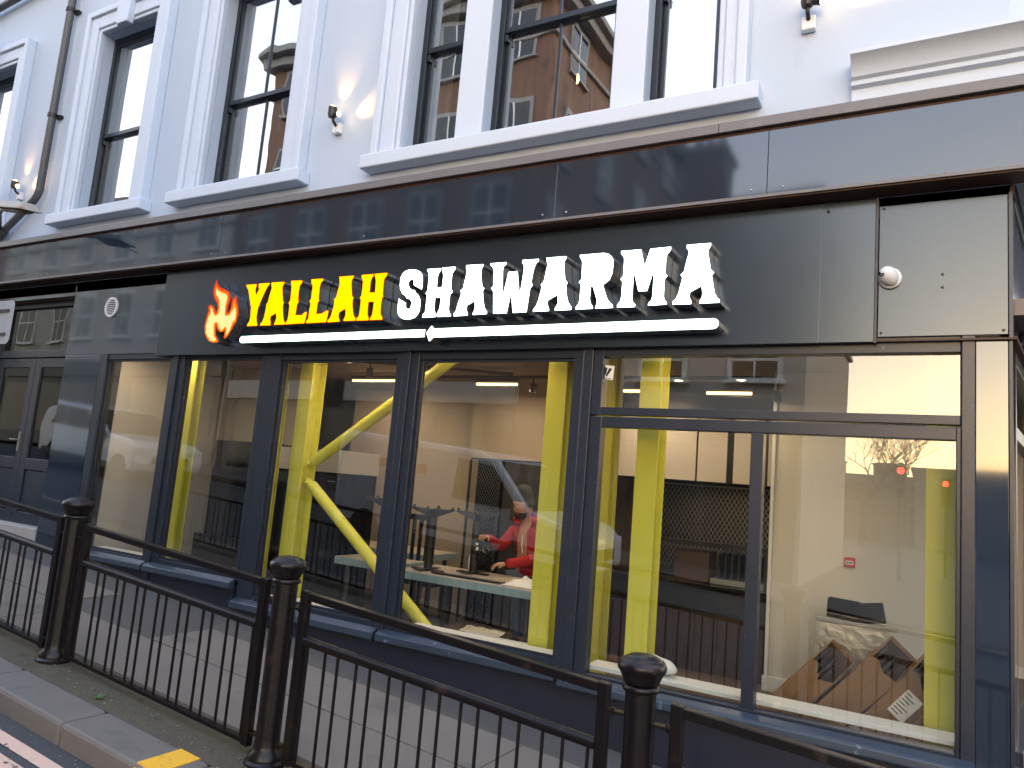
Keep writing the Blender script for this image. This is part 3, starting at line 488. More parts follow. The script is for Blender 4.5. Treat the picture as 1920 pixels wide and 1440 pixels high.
# ---- shop windows
def bar(p, *a): obj('frame_bar', MB().box(*a), 'frame', p, bevel=.004)
def shopwin():
    o = bpy.data.objects.new('shop_window', None); COL.objects.link(o); return _place(o, BL, (0, 0, 0))
GYA = .055
def fixed(a, b, z0, z1, sl, sr, zs):
    w_ = shopwin()
    bar(w_, a-sl, a, .0, .10, zs, 2.93); bar(w_, b, b+sr, .0, .10, zs, 2.93)
    bar(w_, a, b, .012, .10, z1, 2.93); bar(w_, a, b, .012, .10, zs, z0)
    # slim inner bead
    mb = MB(); t = .022
    for q in ((a, a+t, z0, z1), (b-t, b, z0, z1), (a+t, b-t, z0, z0+t), (a+t, b-t, z1-t, z1)): mb.box(q[0], q[1], .034, .05, q[2], q[3])
    obj('glazing_bead', mb, 'frame', w_, bevel=.002)
    obj('pane', MB().box(a, b, GYA, GYA+.006, z0, z1), 'g_shop', w_)
    obj('sill', MB().prism([(-.075, zs-.065), (-.07, zs-.012), (-.05, zs), (.0, zs+.022), (.0, zs-.075), (-.06, zs-.075)], a-sl-.0, b+sr-.03, axis='x'), 'sill', w_, bevel=.006)
    obj('inner_board', MB().box(a, b, .105, .34, z0-.04, z0-.012), 'white', w_, bevel=.004)
    return w_
fixed(-8.24, -7.10, .77, 2.865, .12, .115, .735)
fixed(-6.87, -5.71, .795, 2.865, .115, .05, .735)
fixed(-5.455, -4.05, .635, 2.83, .20, .12, .575)
fixed(-3.81, -2.365, .635, 2.82, .115, .075, .575)
for (xa, xb) in ((-7.02, -6.95), (-3.965, -3.89)): bar(BL, xa, xb, -.022, -.002, .58, 2.93)
w_ = shopwin()                                             # the large corner window: top light over two panes
bar(w_, -2.285, -2.21, -.012, .10, .50, 2.93); bar(w_, .12, .188, -.004, .10, .50, 2.93)
mb = MB()
obj('top_frame', MB().box(-2.21, -2.135, .008, .10, 2.40, 2.93).box(.115, .12, .008, .1, 2.40, 2.93).box(-2.135, .115, .008, .10, 2.83, 2.93).box(-2.135, .115, .008, .10, 2.40, 2.455), 'frame', w_, bevel=.004)
obj('lower_frame', MB().box(-2.21, -2.12, .012, .10, .55, 2.388).box(.095, .12, .012, .10, .55, 2.388).box(-2.12, .095, .012, .10, 2.31, 2.388).box(-2.12, .095, .012, .10, .55, .585).box(-1.06, -.98, .012, .10, .585, 2.31), 'frame', w_, bevel=.004)
obj('pane', MB().box(-2.135, .115, GYA, GYA+.006, 2.455, 2.83), 'g_shop', w_)
obj('pane', MB().box(-2.12, -1.06, GYA, GYA+.006, .585, 2.31), 'g_shop', w_)
obj('pane', MB().box(-.98, .095, GYA, GYA+.006, .585, 2.31), 'g_shop', w_)
obj('sill', MB().prism([(-.085, .49), (-.08, .535), (-.06, .548), (.0, .57), (.0, .475), (-.07, .475)], -2.285, .188, axis='x'), 'sill', w_, bevel=.006)
obj('inner_board', MB().box(-2.15, .12, .105, .30, .60, .63), 'white', w_, bevel=.004)
# ---- street door with top light
D = bpy.data.objects.new('entrance_door', None); COL.objects.link(D); _place(D, BL, (0, 0, 0))
dy = .15; zf = .87
obj('door_reveal', MB().box(-9.10, -9.081, .056, .26, .3, 3.655).box(-10.949, -10.93, .056, .26, .3, 3.655).box(-10.93, -9.10, .056, .26, 3.64, 3.655), 'soffit', D)
obj('door_frame', MB().box(-10.93, -9.10, dy-.03, dy+.07, 2.93, 3.02).box(-10.93, -10.86, dy-.03, dy+.07, zf, 3.64).box(-9.165, -9.10, dy-.03, dy+.07, zf, 3.64).box(-10.86, -9.165, dy-.03, dy+.07, 3.58, 3.64), 'frame', D, bevel=.004)
obj('top_light', MB().box(-10.86, -9.165, dy+.02, dy+.026, 3.02, 3.58), 'g_door', D)
for (a, b) in ((-10.85, -9.955), (-9.945, -9.17)):
    mb = MB().box(a, a+.12, dy-.015, dy+.035, zf, 2.92).box(b-.12, b, dy-.015, dy+.035, zf, 2.92).box(a+.12, b-.12, dy-.015, dy+.035, 2.80, 2.92).box(a+.12, b-.12, dy-.015, dy+.035, zf, zf+.14).box(a+.12, b-.12, dy-.015, dy+.035, 1.52, 1.66)
    lf = obj('door_leaf', mb, 'frame', D, bevel=.006)
    obj('pane', MB().box(a+.115, b-.115, dy+.008, dy+.014, 1.655, 2.805), 'g_door', D)
    obj('door_panel', MB().box(a+.13, b-.13, dy+.002, dy+.02, zf+.15, 1.51), 'frame', D, bevel=.012)
obj('door_handle', MB().box(-10.05, -10.02, dy-.03, dy-.016, 1.74, 1.98).tube([(-10.035, dy-.02, 1.88), (-10.035, dy-.065, 1.88), (-10.16, dy-.068, 1.88)], .010, 10), 'steel', D, smooth=True)
obj('threshold', MB().box(-10.93, -9.10, -.02, .26, .3, zf-.002), 'stone', D, bevel=.01)
P('lobby', MB().box(-10.93, -9.1, 1.2, 1.25, .8, 3.7), 'room')
# ---- the wall round the corner (side street), at a wide angle to the front
MS = Matrix.Translation((WX, 0, 0)) @ Matrix(((math.sin(R(8.5)), math.cos(R(8.5)), 0, 0), (math.cos(R(8.5)), -math.sin(R(8.5)), 0, 0), (0, 0, 1, 0), (0, 0, 0, 1)))
def S(name, mb, m, **k): return obj(name, mb.xf(MS), m, BL, **k)     # local: x along the side wall, y outwards, z up
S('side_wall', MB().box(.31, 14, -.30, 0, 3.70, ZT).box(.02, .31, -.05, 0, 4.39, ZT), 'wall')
S('side_fascia', MB().box(-.16, 14, .0, .19, 3.845, 4.32), 'gloss', bevel=.003)
S('side_flashing', MB().box(-.18, 14, .0, .215, 4.325, 4.40), 'strip', bevel=.004)
S('side_clad_panel', MB().box(.03, 1.2, -.05, .0, 2.925, 3.80).box(1.21, 6, -.05, .0, 2.925, 3.80), 'gloss')
S('side_pilaster', MB().box(.03, .30, -.05, .0, -.3, 2.89), 'gloss')
S('side_shelf', MB().box(.02, 6, -.02, .03, 2.893, 2.92), 'soffit')
S('side_frame', MB().box(.31, .37, -.08, .0, .5, 2.89).box(.37, 3.4, -.08, .0, 2.81, 2.89).box(.37, 3.4, -.08, 0, 2.36, 2.44).box(1.8, 1.86, -.08, 0, .58, 2.36).box(.37, 3.4, -.08, .02, .5, .58).box(3.4, 3.47, -.08, 0, .5, 2.89), 'frame', bevel=.004)
S('side_pane', MB().box(.37, 3.4, -.04, -.034, 2.44, 2.81).box(.37, 1.8, -.04, -.034, .58, 2.36).box(1.86, 3.4, -.04, -.034, .58, 2.36), 'g_shop')
S('side_riser', MB().box(.30, 6, -.2, .0, -.8, .49), 'riser')
S('side_clad_panel', MB().box(3.48, 14, -.2, .0, -.8, 2.89), 'gloss')
# cornice over the corner
cor = [(0, 4.42), (-.05, 4.42), (-.05, 4.56), (-.085, 4.575), (-.085, 4.605), (-.11, 4.62), (-.125, 4.66), (-.165, 4.71), (-.20, 4.73), (-.20, 4.755), (0, 4.78)]
P('cornice', MB().prism([(min(y, -.001), z) for y, z in cor], -.50, WX+.15, axis='x'), 'trim', smooth=True, angle=30)
# roof slab
P('roof', MB().box(-18, WX+.3, -.25, 8, ZT, ZT+.15), 'slate')
P('rear_wall', MB().box(-18, -12.6, .31, 8, -1, ZT).box(-12.6, WX+1.2, 7.8, 8, -1, ZT), 'wall')

# ================================================================ shop sign
SG = thing('shop_sign', (-3.8, -.06, 2.885), 'lit shop sign with flame and letters YALLAH SHAWARMA on dark board', 'sign')
SP = -.06
obj('sign_board', MB().box(-7.285, -.655, SP, -.001, 2.885, 3.805), 'sign', SG, bevel=.003)
obj('sign_board', MB().box(-.675, -.342, SP+.008, -.001, 2.887, 3.803), 'sign', SG, bevel=.003)
obj('board_edge', MB().box(-.341, -.328, SP+.004, -.001, 2.88, 3.808), 'frame', SG)
FACE = -.19
def inset(poly, d):
    n = len(poly); area = sum(poly[i][0]*poly[(i+1) % n][1]-poly[(i+1) % n][0]*poly[i][1] for i in range(n)); sg = 1 if area > 0 else -1
    out = []
    for i in range(n):
        p0, p1, p2 = Vector(poly[i-1]), Vector(poly[i]), Vector(poly[(i+1) % n])
        e1 = (p1-p0).normalized(); e2 = (p2-p1).normalized()
        n1 = Vector((-e1.y, e1.x))*sg; n2 = Vector((-e2.y, e2.x))*sg
        b = (n1+n2); b = b/max(b.length_squared, .35)*2 if b.length > 1e-4 else n1
        if b.length > 1.8: b = b.normalized()*1.8
        q = p1+b*d; out.append((q.x, q.y))
    return out
for ch, colr, outl, hole in LETTERS:
    h = [hole] if hole else None
    L_ = obj('letter', MB().prism(outl, FACE+.004, SP-.006, holes=h), 'alu', SG); L_['label'] = 'letter %s in lit %s' % (ch, colr)
    obj('letter_rim', MB().prism(outl, FACE, FACE+.004, holes=h), 'rim_y' if colr == 'yellow' else 'letteredge', L_)
    obj('letter_face', MB().prism(inset(outl, .004), FACE-.003, FACE-.0005, holes=[inset(hole, -.003)] if hole else None), 'l_yellow' if colr == 'yellow' else 'l_white', L_)
def rbar(xa, xb, z0a, z1a, z0b, z1b, left=True):
    pts = []; n = 8
    if left:
        r = (z1a-z0a)/2; c = (z0a+z1a)/2; pts += [(xa+r-r*math.sin(t), c+r*math.cos(t)) for t in [math.pi*k/n for k in range(n+1)]]
    else: pts += [(xa, z1a), (xa, z0a)]
    if not left:
        r = (z1b-z0b)/2; c = (z0b+z1b)/2; pts += [(xb-r+r*math.sin(t), c-r*math.cos(t)) for t in [math.pi*k/n for k in range(n+1)]]
    else: pts += [(xb, z0b), (xb, z1b)]
    return pts
b1 = rbar(-5.835, -3.635, 2.963, 3.033, 2.968, 3.036); b2 = rbar(-3.56, -1.25, 2.962, 3.040, 2.963, 3.041, left=False)
dm = [(-3.625, 3.004), (-3.585, 2.928), (-3.545, 2.962)] + b2[2:] + [(-3.545, 3.040), (-3.575, 3.066)]
for pl in (b1, dm):
    L_ = obj('underline_bar', MB().prism(pl, FACE+.004, SP-.006), 'alu', SG)
    obj('bar_rim', MB().prism(pl, FACE, FACE+.004), 'letteredge', L_)
    obj('bar_face', MB().prism(inset(pl, .004), FACE-.003, FACE-.0005), 'l_white', L_)
# flame: a printed, backlit face whose print runs from red rim to yellow heart
fl = obj('flame', MB().prism(FLAME, FACE+.004, SP-.006), 'alu', SG); fl['label'] = 'red and yellow flame emblem, backlit'
def seg_d(p, a, b):
    ab = (b[0]-a[0], b[1]-a[1]); t = max(0, min(1, ((p[0]-a[0])*ab[0]+(p[1]-a[1])*ab[1])/(ab[0]**2+ab[1]**2+1e-12)))
    return math.hypot(p[0]-a[0]-t*ab[0], p[1]-a[1]-t*ab[1])
def inside(p, poly):
    c = False
    for i in range(len(poly)):
        (x1, y1), (x2, y2) = poly[i], poly[i-1]
        if (y1 > p[1]) != (y2 > p[1]) and p[0] < (x2-x1)*(p[1]-y1)/(y2-y1)+x1: c = not c
    return c
pts = [Vector(p) for p in FLAME]; n0 = len(pts)
xs_ = [p[0] for p in FLAME]; zs_ = [p[1] for p in FLAME]
gx = min(xs_)
while gx < max(xs_):
    gzz = min(zs_)
    while gzz < max(zs_):
        if inside((gx, gzz), FLAME): pts.append(Vector((gx, gzz)))
        gzz += .012
    gx += .012
r_ = delaunay_2d_cdt(pts, [(i, (i+1) % n0) for i in range(n0)], [], 2, 1e-6)
me = bpy.data.meshes.new('flame_face'); me.from_pydata([(p.x, FACE-.001, p.y) for p in r_[0]], [], [tuple(t) for t in r_[2]])
at = me.attributes.new('rim', 'FLOAT', 'POINT')
for i, p in enumerate(r_[0]):
    at.data[i].value = min(seg_d(p, FLAME[k-1], FLAME[k]) for k in range(n0))*14 + max(0, (3.35-p.y))*.9
m = bpy.data.materials.new('flame_print'); m.use_nodes = True; N = m.node_tree.nodes; Lk = m.node_tree.links; N.remove(N['Principled BSDF'])
an = N.new('ShaderNodeAttribute'); an.attribute_name = 'rim'
tc = N.new('ShaderNodeTexCoord'); mp = N.new('ShaderNodeMapping'); mp.inputs['Scale'].default_value = (1, 1, .35); ns = N.new('ShaderNodeTexNoise'); ns.inputs['Scale'].default_value = 16; ns.inputs['Distortion'].default_value = 1.2
Lk.new(tc.outputs['Object'], mp.inputs[0]); Lk.new(mp.outputs[0], ns.inputs['Vector'])
ma = N.new('ShaderNodeMath'); ma.operation = 'MULTIPLY_ADD'; ma.inputs[1].default_value = .8; Lk.new(ns.outputs[0], ma.inputs[0]); Lk.new(an.outputs['Fac'], ma.inputs[2])
cr = N.new('ShaderNodeValToRGB'); el = cr.color_ramp.elements
el[0].position = .50; el[0].color = (.75, .05, .02, 1); el[1].position = .85; el[1].color = (1, .22, .02, 1)
e = el.new(.97); e.color = (1, .62, .03, 1); e = el.new(1.0); e.color = (1, .85, .35, 1)
Lk.new(ma.outputs[0], cr.inputs[0]); em = N.new('ShaderNodeEmission'); em.inputs[1].default_value = .40; Lk.new(cr.outputs[0], em.inputs[0]); Lk.new(em.outputs[0], N['Material Output'].inputs[0])
me.materials.append(m); obj('flame_face', me, None, fl)
obj('flame_wire', MB().tube([(-6.19, SP, 2.99), (-6.18, -.12, 2.985), (-6.15, -.16, 3.02), (-6.17, -.185, 3.05)], .004, 6), 'black', SG)

# ================================================================ things fixed to the front
def wall_lamp(x, z, lab):
    t = thing('wall_lamp', (x, 0, z), lab, 'lamp', 'small warm spot lamps on the white wall')
    obj('junction_box', MB().box(x-.045, x+.045, -.055, -.001, z-.13, z-.03), 'plastic', t, bevel=.008)
    obj('arm', MB().tube([(x, -.05, z-.06), (x, -.10, z-.03), (x, -.11, z+.02)], .014, 8), 'black', t)
    obj('head', MB().lathe([(0, -.045), (.035, -.045), (.042, -.02), (.042, .055), (.036, .055), (.034, .03), (0, .03)], (x, -.12, z+.04), 16), 'black', t, smooth=True)
    obj('side_cone', MB().tube([(x+.03, -.12, z+.02), (x+.085, -.12, z+.015)], [.022, .03], 12), 'black', t)
    obj('lens', MB().lathe([(0, 0), (.03, 0), (.026, .008), (0, .010)], (x, -.12, z+.098), 14), 'bulb', t)
    obj('side_lens', MB().tube([(x+.084, -.12, z+.015), (x+.094, -.12, z+.0145)], [.026, .018], 12), 'bulb', t)
    for nm, tgt, e in (('up', Vector((x+.03, .0, z+.45)), 5), ('side', Vector((x+.36, .0, z+.11)), 6)):
        ld = bpy.data.lights.new('lamp_beam', 'SPOT'); ld.energy = e; ld.color = (1, .45, .14); ld.spot_size = R(60); ld.spot_blend = 1.0; ld.shadow_soft_size = .02
        lo = bpy.data.objects.new('lamp_beam', ld); COL.objects.link(lo)
        p = Vector((x+(.105 if nm == 'side' else 0), -.12, z+(.125 if nm == 'up' else .02)))
        M_ = Matrix.Translation(p) @ (tgt-p).to_track_quat('-Z', 'Y').to_matrix().to_4x4()
        lo.parent = t; lo.matrix_parent_inverse = WM[t.name].inverted(); lo.matrix_basis = M_
wall_lamp(-10.72, 5.19, 'wall spot lamp glowing beside the drainpipe')
wall_lamp(-5.05, 5.17, 'wall spot lamp glowing between the tall sash windows')
wall_lamp(-.78, 5.19, 'wall spot lamp right of the upper windows, above the cornice')
t = thing('security_camera', (-.26, -.012, 3.29), 'white dome security camera on the corner panel', 'camera')
obj('base', MB().lathe([(0, 0), (.066, 0), (.066, -.022), (.060, -.03), (0, -.03)], (-.26, -.012, 3.29), 24, axis='y'), 'plastic', t, smooth=True)
MB0 = MB().lathe([(0, -.075)] + [(.054*math.cos(a), .075*math.sin(a)) for a in [R(-80+16*k) for k in range(11)]] + [(0, .075)], (0, 0, 0), 22)
obj('eyeball', MB0, 'plastic', t, smooth=True, angle=60, loc=(-.264, -.058, 3.292), rot=Matrix.Rotation(R(60), 3, 'X') @ Matrix.Rotation(R(-18), 3, 'Y'))
obj('lens', MB().lathe([(0, 0), (.021, 0), (.019, .006), (0, .007)], (0, 0, 0), 16), 'blackgloss', t, loc=(-.300, -.108, 3.300), rot=Matrix.Rotation(R(75), 3, 'X') @ Matrix.Rotation(R(-35), 3, 'Y'))
t = thing('air_vent', (-8.29, 0, 3.475), 'round white louvred vent cover on the dark panel', 'vent')
c = (-8.29, 0, 3.475)
obj('rim', MB().lathe([(.118, -.001), (.118, -.02), (.100, -.024), (.098, -.001)], c, 28, axis='y'), 'plastic', t, smooth=True)
obj('backplate', MB().lathe([(0, -.0005), (.099, -.0005), (.099, -.003), (0, -.003)], c, 28, axis='y'), 'ink', t)
for k in range(-4, 5):
    z = k*.022; hw = math.sqrt(max(.0, .099**2-z*z))
    obj('louvre', MB().add([(c[0]-hw, -.02, c[2]+z-.006), (c[0]+hw, -.02, c[2]+z-.006), (c[0]+hw, -.006, c[2]+z+.007), (c[0]-hw, -.006, c[2]+z+.007), (c[0]-hw, -.017, c[2]+z-.008), (c[0]+hw, -.017, c[2]+z-.008), (c[0]+hw, -.003, c[2]+z+.005), (c[0]-hw, -.003, c[2]+z+.005)],
        [(0, 1, 2, 3), (7, 6, 5, 4), (0, 4, 5, 1), (3, 2, 6, 7), (0, 3, 7, 4), (1, 5, 6, 2)]), 'plastic', t)
t = thing('drainpipe', (-10.13, 0, 4.5), 'grey drainpipe down the white wall bending to the left', 'pipe')
obj('pipe', MB().tube([(-10.13, -.09, 8.8), (-10.13, -.09, 5.10), (-10.16, -.09, 5.03), (-10.22, -.09, 4.97), (-10.92, -.09, 4.58), (-10.97, -.09, 4.545)], .048, 14), 'pipe', t, smooth=True)
obj('pipe_socket', MB().tube([(-10.85, -.09, 4.62), (-10.97, -.09, 4.54)], .064, 14), 'pipe', t, smooth=True)
for z in (6.1, 7.6):
    obj('pipe_clip', MB().lathe([(.049, 0), (.060, 0), (.060, .05), (.049, .05)], (-10.13, -.09, z), 14).box(-10.15, -10.03, -.05, -.002, z+.005, z+.04), 'black', t)
t = thing('high_pipe', (-12.5, 0, 8.2), 'grey pipe slanting across the wall at the upper left corner', 'pipe')
obj('pipe', MB().tube([(-13.6, -.09, 8.08), (-11.2, -.09, 8.25), (-10.13, -.09, 8.33)], .05, 12), 'pipe', t, smooth=True)
# old street lantern on a wall bracket, seen from below
t = thing('wall_lantern', (-9.1, -.8, 4.45), 'old rust-stained street lantern tray on a wall bracket', 'lantern')
lx, ly, lz = -9.1, -.8, 4.46
obj('housing', MB().add([(lx-.34, ly-.10, lz+.03), (lx+.30, ly-.12, lz-.07), (lx+.34, ly+.14, lz-.05), (lx-.30, ly+.14, lz+.05),
    (lx-.28, ly-.05, lz+.13), (lx+.22, ly-.06, lz+.04), (lx+.25, ly+.09, lz+.05), (lx-.24, ly+.09, lz+.14)],
    [(0, 1, 2, 3), (4, 7, 6, 5), (0, 4, 5, 1), (1, 5, 6, 2), (2, 6, 7, 3), (3, 7, 4, 0)]), 'rustlamp', t, bevel=.025)
obj('bowl', MB().add([(lx-.26, ly-.06, lz+.014), (lx+.22, ly-.08, lz-.065), (lx+.25, ly+.10, lz-.045), (lx-.22, ly+.10, lz+.034), (lx-.20, ly-.02, lz-.02), (lx+.16, ly-.03, lz-.085), (lx+.18, ly+.06, lz-.07), (lx-.16, ly+.06, lz-.005)],
    [(0, 3, 2, 1), (4, 5, 6, 7), (0, 1, 5, 4), (1, 2, 6, 5), (2, 3, 7, 6), (3, 0, 4, 7)]), 'rustlamp', t, bevel=.02)
obj('bracket_arm', MB().tube([(lx-.30, ly+.02, lz+.08), (lx-.9, ly+.25, lz+.14), (lx-2.0, -.02, lz+.2)], .02, 8), 'black', t)
obj('catch', MB().tube([(lx+.16, ly-.1, lz-.07), (lx+.26, ly-.14, lz-.11)], .008, 6), 'black', t)
# back of a traffic sign at the left edge
t = thing('road_sign', (-6.72, -1.9, gz(-6.72)), 'grey back of a rounded traffic sign at the left edge', 'sign')
sx0, sx1, sz0, sz1, sr = -6.98, -6.47, 2.62, 2.98, .05
pl = []
for (cx, cz, a0) in ((sx1-sr, sz1-sr, 0), (sx0+sr, sz1-sr, 90), (sx0+sr, sz0+sr, 180), (sx1-sr, sz0+sr, 270)):
    pl += [(cx+sr*math.cos(R(a0+k*18)), cz+sr*math.sin(R(a0+k*18))) for k in range(6)]
obj('plate', MB().prism(pl, -1.9, -1.897), 'signback', t)
for z in (2.70, 2.895): obj('channel', MB().box(sx0+.08, sx1-.06, -1.912, -1.9005, z-.012, z+.012), 'darkgrey', t)
obj('pole', MB().tube([(-6.86, -1.935, gz(-6.9)), (-6.86, -1.935, 3.02)], .022, 10), 'pipe', t)
# lamp cylinder on the side street wall
t = thing('side_wall_light', tuple(MS @ Vector((.9, .05, 3.1))), 'white cylinder lamp on the wall round the corner', 'lamp')
obj('tube', MB().tube([tuple(MS @ Vector((.75, .09, 3.10))), tuple(MS @ Vector((1.1, .09, 3.10)))], .075, 16), 'plastic', t, smooth=True)
obj('mount', MB().box(.85, .95, 0, .05, 3.05, 3.15).xf(MS), 'plastic', t)
# ================================================================ inside the shop
FZ = .20
P('shop_floor', MB().box(-12.4, 2.0, .23, 7.7, FZ-.1, FZ), 'floor')
P('shop_ceiling', MB().box(-12.4, 2.0, .26, 7.7, 3.10, 3.2), 'ceil')
P('shop_back_wall', MB().box(-12.4, 2.0, 5.2, 5.3, FZ, 3.1), 'beige')
P('shop_inner_wall', MB().box(-12.4, -7.1, 2.0, 2.1, FZ, 3.1), 'cream')
P('shop_inner_wall', MB().box(-8.46, -8.36, .26, 2.0, FZ, 3.1), 'cream')
P('shop_inner_wall', MB().box(-7.1, -4.9, 2.95, 3.05, FZ, 3.1), 'beige')
P('skirting', MB().box(-7.1, -4.9, 2.925, 2.948, FZ, FZ+.12), 'cream')
P('partition', MB().box(-1.31, .55, 2.30, 2.42, FZ, 3.1), 'partition')
P('partition_edge', MB().box(-1.345, -1.312, 2.28, 2.44, FZ, 3.1), 'plastic', bevel=.003)
P('skirting', MB().box(-1.36, .5, 2.275, 2.298, FZ, FZ+.13), 'white', bevel=.004)
P('skirting', MB().box(-7.0, 2.0, 5.17, 5.198, FZ, FZ+.12), 'cream')
P('shop_right_wall', MB().box(.62, .72, 2.3, 5.2, FZ, 3.1), 'partition')
# ---- yellow H columns
def hcol(x0, y0, lab, w=.17, d=.19, z0=FZ, z1=3.1):
    t = thing('steel_column', (x0+w/2, y0+d/2, z0), lab, 'column', 'yellow steel columns behind the glass')
    obj('front_flange', MB().box(x0, x0+w, y0, y0+.014, z0, z1), 'ycol', t, bevel=.002)
    obj('rear_flange', MB().box(x0, x0+w, y0+d-.014, y0+d, z0, z1), 'ycol', t, bevel=.002)
    obj('web', MB().box(x0+w/2-.006, x0+w/2+.006, y0+.014, y0+d-.014, z0, z1), 'ycol', t)
    return t
hcol(-5.585, .40, 'yellow steel column where the two brace tubes meet')
hcol(-2.785, .40, 'yellow steel column in front of the man in red')
hcol(-1.985, .40, 'yellow steel column in the left half of the corner window')
hcol(-.06, .36, 'yellow steel column at the right edge of the corner window', w=.18)
hcol(-2.66, 1.15, 'yellow steel column further in, at the left edge of the corner window')
hcol(-7.54, .5, 'yellow steel column in the second narrow window', w=.22, d=.12)
hcol(-6.25, .8, 'thin ochre yellow steel post partly behind the window post', w=.05, d=.05)
def strut(a, b, lab):
    t = thing('brace_tube', a, lab, 'brace', 'yellow diagonal brace tubes')
    obj('tube', MB().tube([a, b], .055, 20), 'ycol', t, smooth=True, angle=60)
    v = (Vector(b)-Vector(a)).normalized(); A = Vector(a)
    obj('end_plate', MB().tube([A-v*.10, A+v*.01], [.022, .05], 10), 'ycol', t)
    obj('bolt', MB().tube([A-v*.05+Vector((0, -.06, 0)), A-v*.05+Vector((0, .06, 0))], .014, 8), 'ycol', t)
strut((-5.35, .50, 1.905), (-3.55, .50, 3.09), 'yellow brace tube rising to the right from the column')
strut((-5.35, .50, 1.665), (-3.40, .50, .24), 'yellow brace tube falling to the right from the column')
# ---- dark units on the left
t = thing('drinks_fridge', (-7.2, 1.2, FZ), 'tall black fridge cabinet behind the second narrow window', 'fridge')
obj('cabinet', MB().box(-7.71, -6.72, 1.2, 1.85, FZ, 2.08), 'blackgloss', t, bevel=.008)
obj('door', MB().box(-7.66, -6.78, 1.17, 1.197, .5, 2.0), 'blackgloss', t, bevel=.006)
obj('base_plinth', MB().box(-7.79, -6.72, 1.13, 1.168, FZ, .95), 'black', t, bevel=.004)
obj('handle', MB().tube([(-6.84, 1.15, 1.1), (-6.84, 1.15, 1.6)], .012, 8), 'steel', t)
t = thing('serving_unit', (-6.1, 1.2, FZ), 'black serving unit with a white upper band behind the braced column', 'counter')
obj('body', MB().box(-6.70, -5.62, 1.2, 1.8, FZ, 1.80), 'blackgloss', t, bevel=.006)
obj('upper_band', MB().box(-6.70, -5.60, 1.17, 1.8, 1.802, 2.05), 'cream', t, bevel=.004)
obj('door_seam', MB().box(-6.14, -6.13, 1.19, 1.1995, .3, 1.75), 'darkgrey', t)
obj('badge', MB().box(-5.80, -5.70, 1.19, 1.1995, 1.70, 1.715), 'steel', t)
# stacked slatted chair behind the table
t = thing('slat_chair', (-5.15, 1.9, FZ), 'dark wooden chair with an upright slatted back behind the left table', 'chair')
for x_ in (-5.40, -4.86): obj('back_post', MB().box(x_, x_+.04, 1.9, 1.94, FZ, 1.42), 'black', t)
obj('top_rail', MB().box(-5.36, -4.86, 1.9, 1.94, 1.36, 1.42), 'black', t)
for k in range(5): obj('slat', MB().box(-5.32+k*.095, -5.28+k*.095, 1.91, 1.93, .72, 1.36), 'black', t)
obj('seat', MB().box(-5.42, -4.82, 1.95, 2.4, .64, .70), 'black', t)
for x_ in (-5.40, -4.86): obj('leg', MB().box(x_, x_+.04, 2.34, 2.38, FZ, .64), 'black', t)
# ---- tables with pedestals standing upside down on them
def table(xa, xb, ya, yb, z, lab, legs):
    t = thing('trestle_table', ((xa+xb)/2, (ya+yb)/2, FZ), lab, 'table')
    obj('top', MB().box(xa, xb, ya, yb, z-.02, z), 'tabletop', t, bevel=.004)
    obj('apron', MB().box(xa, xb, ya-.012, ya-.001, z-.075, z-.004).box(xb+.001, xb+.012, ya, yb, z-.075, z-.004), 'tableedge', t, bevel=.003)
    for (lx_, ly_) in legs: obj('leg', MB().tube([(lx_, ly_, FZ), (lx_, ly_, z-.021)], .028, 10), 'darkgrey', t, smooth=True)
    return t
table(-4.55, -3.03, .9, 1.62, .945, 'white table with pale blue edge in front of the man in red', ((-4.35, 1.0), (-3.10, .98), (-4.35, 1.52), (-3.10, 1.52)))
table(-6.4, -4.95, 1.95, 2.6, .98, 'pale table far behind the braced column', ((-6.3, 2.05), (-5.05, 2.05), (-5.05, 2.5)))
table(-5.35, -4.62, .95, 1.5, .97, 'pale table behind the second large window post', ((-5.25, 1.05), (-4.72, 1.05)))
def pedestal(x, y, z, h, lab, rot=0):
    t = thing('table_pedestal', (x, y, z), lab, 'table base', 'black table bases standing upside down')
    obj('mount_plate', MB().box(x-.17, x+.17, y-.04, y+.04, z+.001, z+.012).box(x-.04, x+.04, y-.17, y+.17, z+.013, z+.02), 'black', t)
    obj('column', MB().tube([(x, y, z+.012), (x, y, z+h-.05)], .042, 14), 'black', t, smooth=True)
    mb = MB()
    for k in range(4):
        a = R(rot+90*k); dx, dy = math.cos(a), math.sin(a); nx, ny = -dy*.03, dx*.03
        p = [(x+dx*.03, y+dy*.03), (x+dx*.21, y+dy*.21)]
        mb.add([(p[0][0]-nx, p[0][1]-ny, z+h-.09), (p[0][0]+nx, p[0][1]+ny, z+h-.09), (p[1][0]+nx*.7, p[1][1]+ny*.7, z+h-.018), (p[1][0]-nx*.7, p[1][1]-ny*.7, z+h-.018),
                (p[0][0]-nx, p[0][1]-ny, z+h-.01), (p[0][0]+nx, p[0][1]+ny, z+h-.01), (p[1][0]+nx*.7, p[1][1]+ny*.7, z+h), (p[1][0]-nx*.7, p[1][1]-ny*.7, z+h)],
               [(0, 3, 2, 1), (4, 5, 6, 7), (0, 1, 5, 4), (1, 2, 6, 5), (2, 3, 7, 6), (3, 0, 4, 7)])
        fx_, fy_ = x+dx*.195, y+dy*.195
        mb.lathe([(0, 0), (.014, 0), (.014, .02), (0, .02)], (fx_, fy_, z+h), 8)
    obj('cross_foot', mb, 'black', t)
pedestal(-4.31, 1.12, .946, .60, 'black table base upside down at the left end of the white table', 20)
pedestal(-3.95, 1.38, .946, .60, 'black table base upside down in the middle of the white table', 35)
pedestal(-5.02, 1.25, .971, .62, 'black table base upside down on the table behind the braced column', 15)
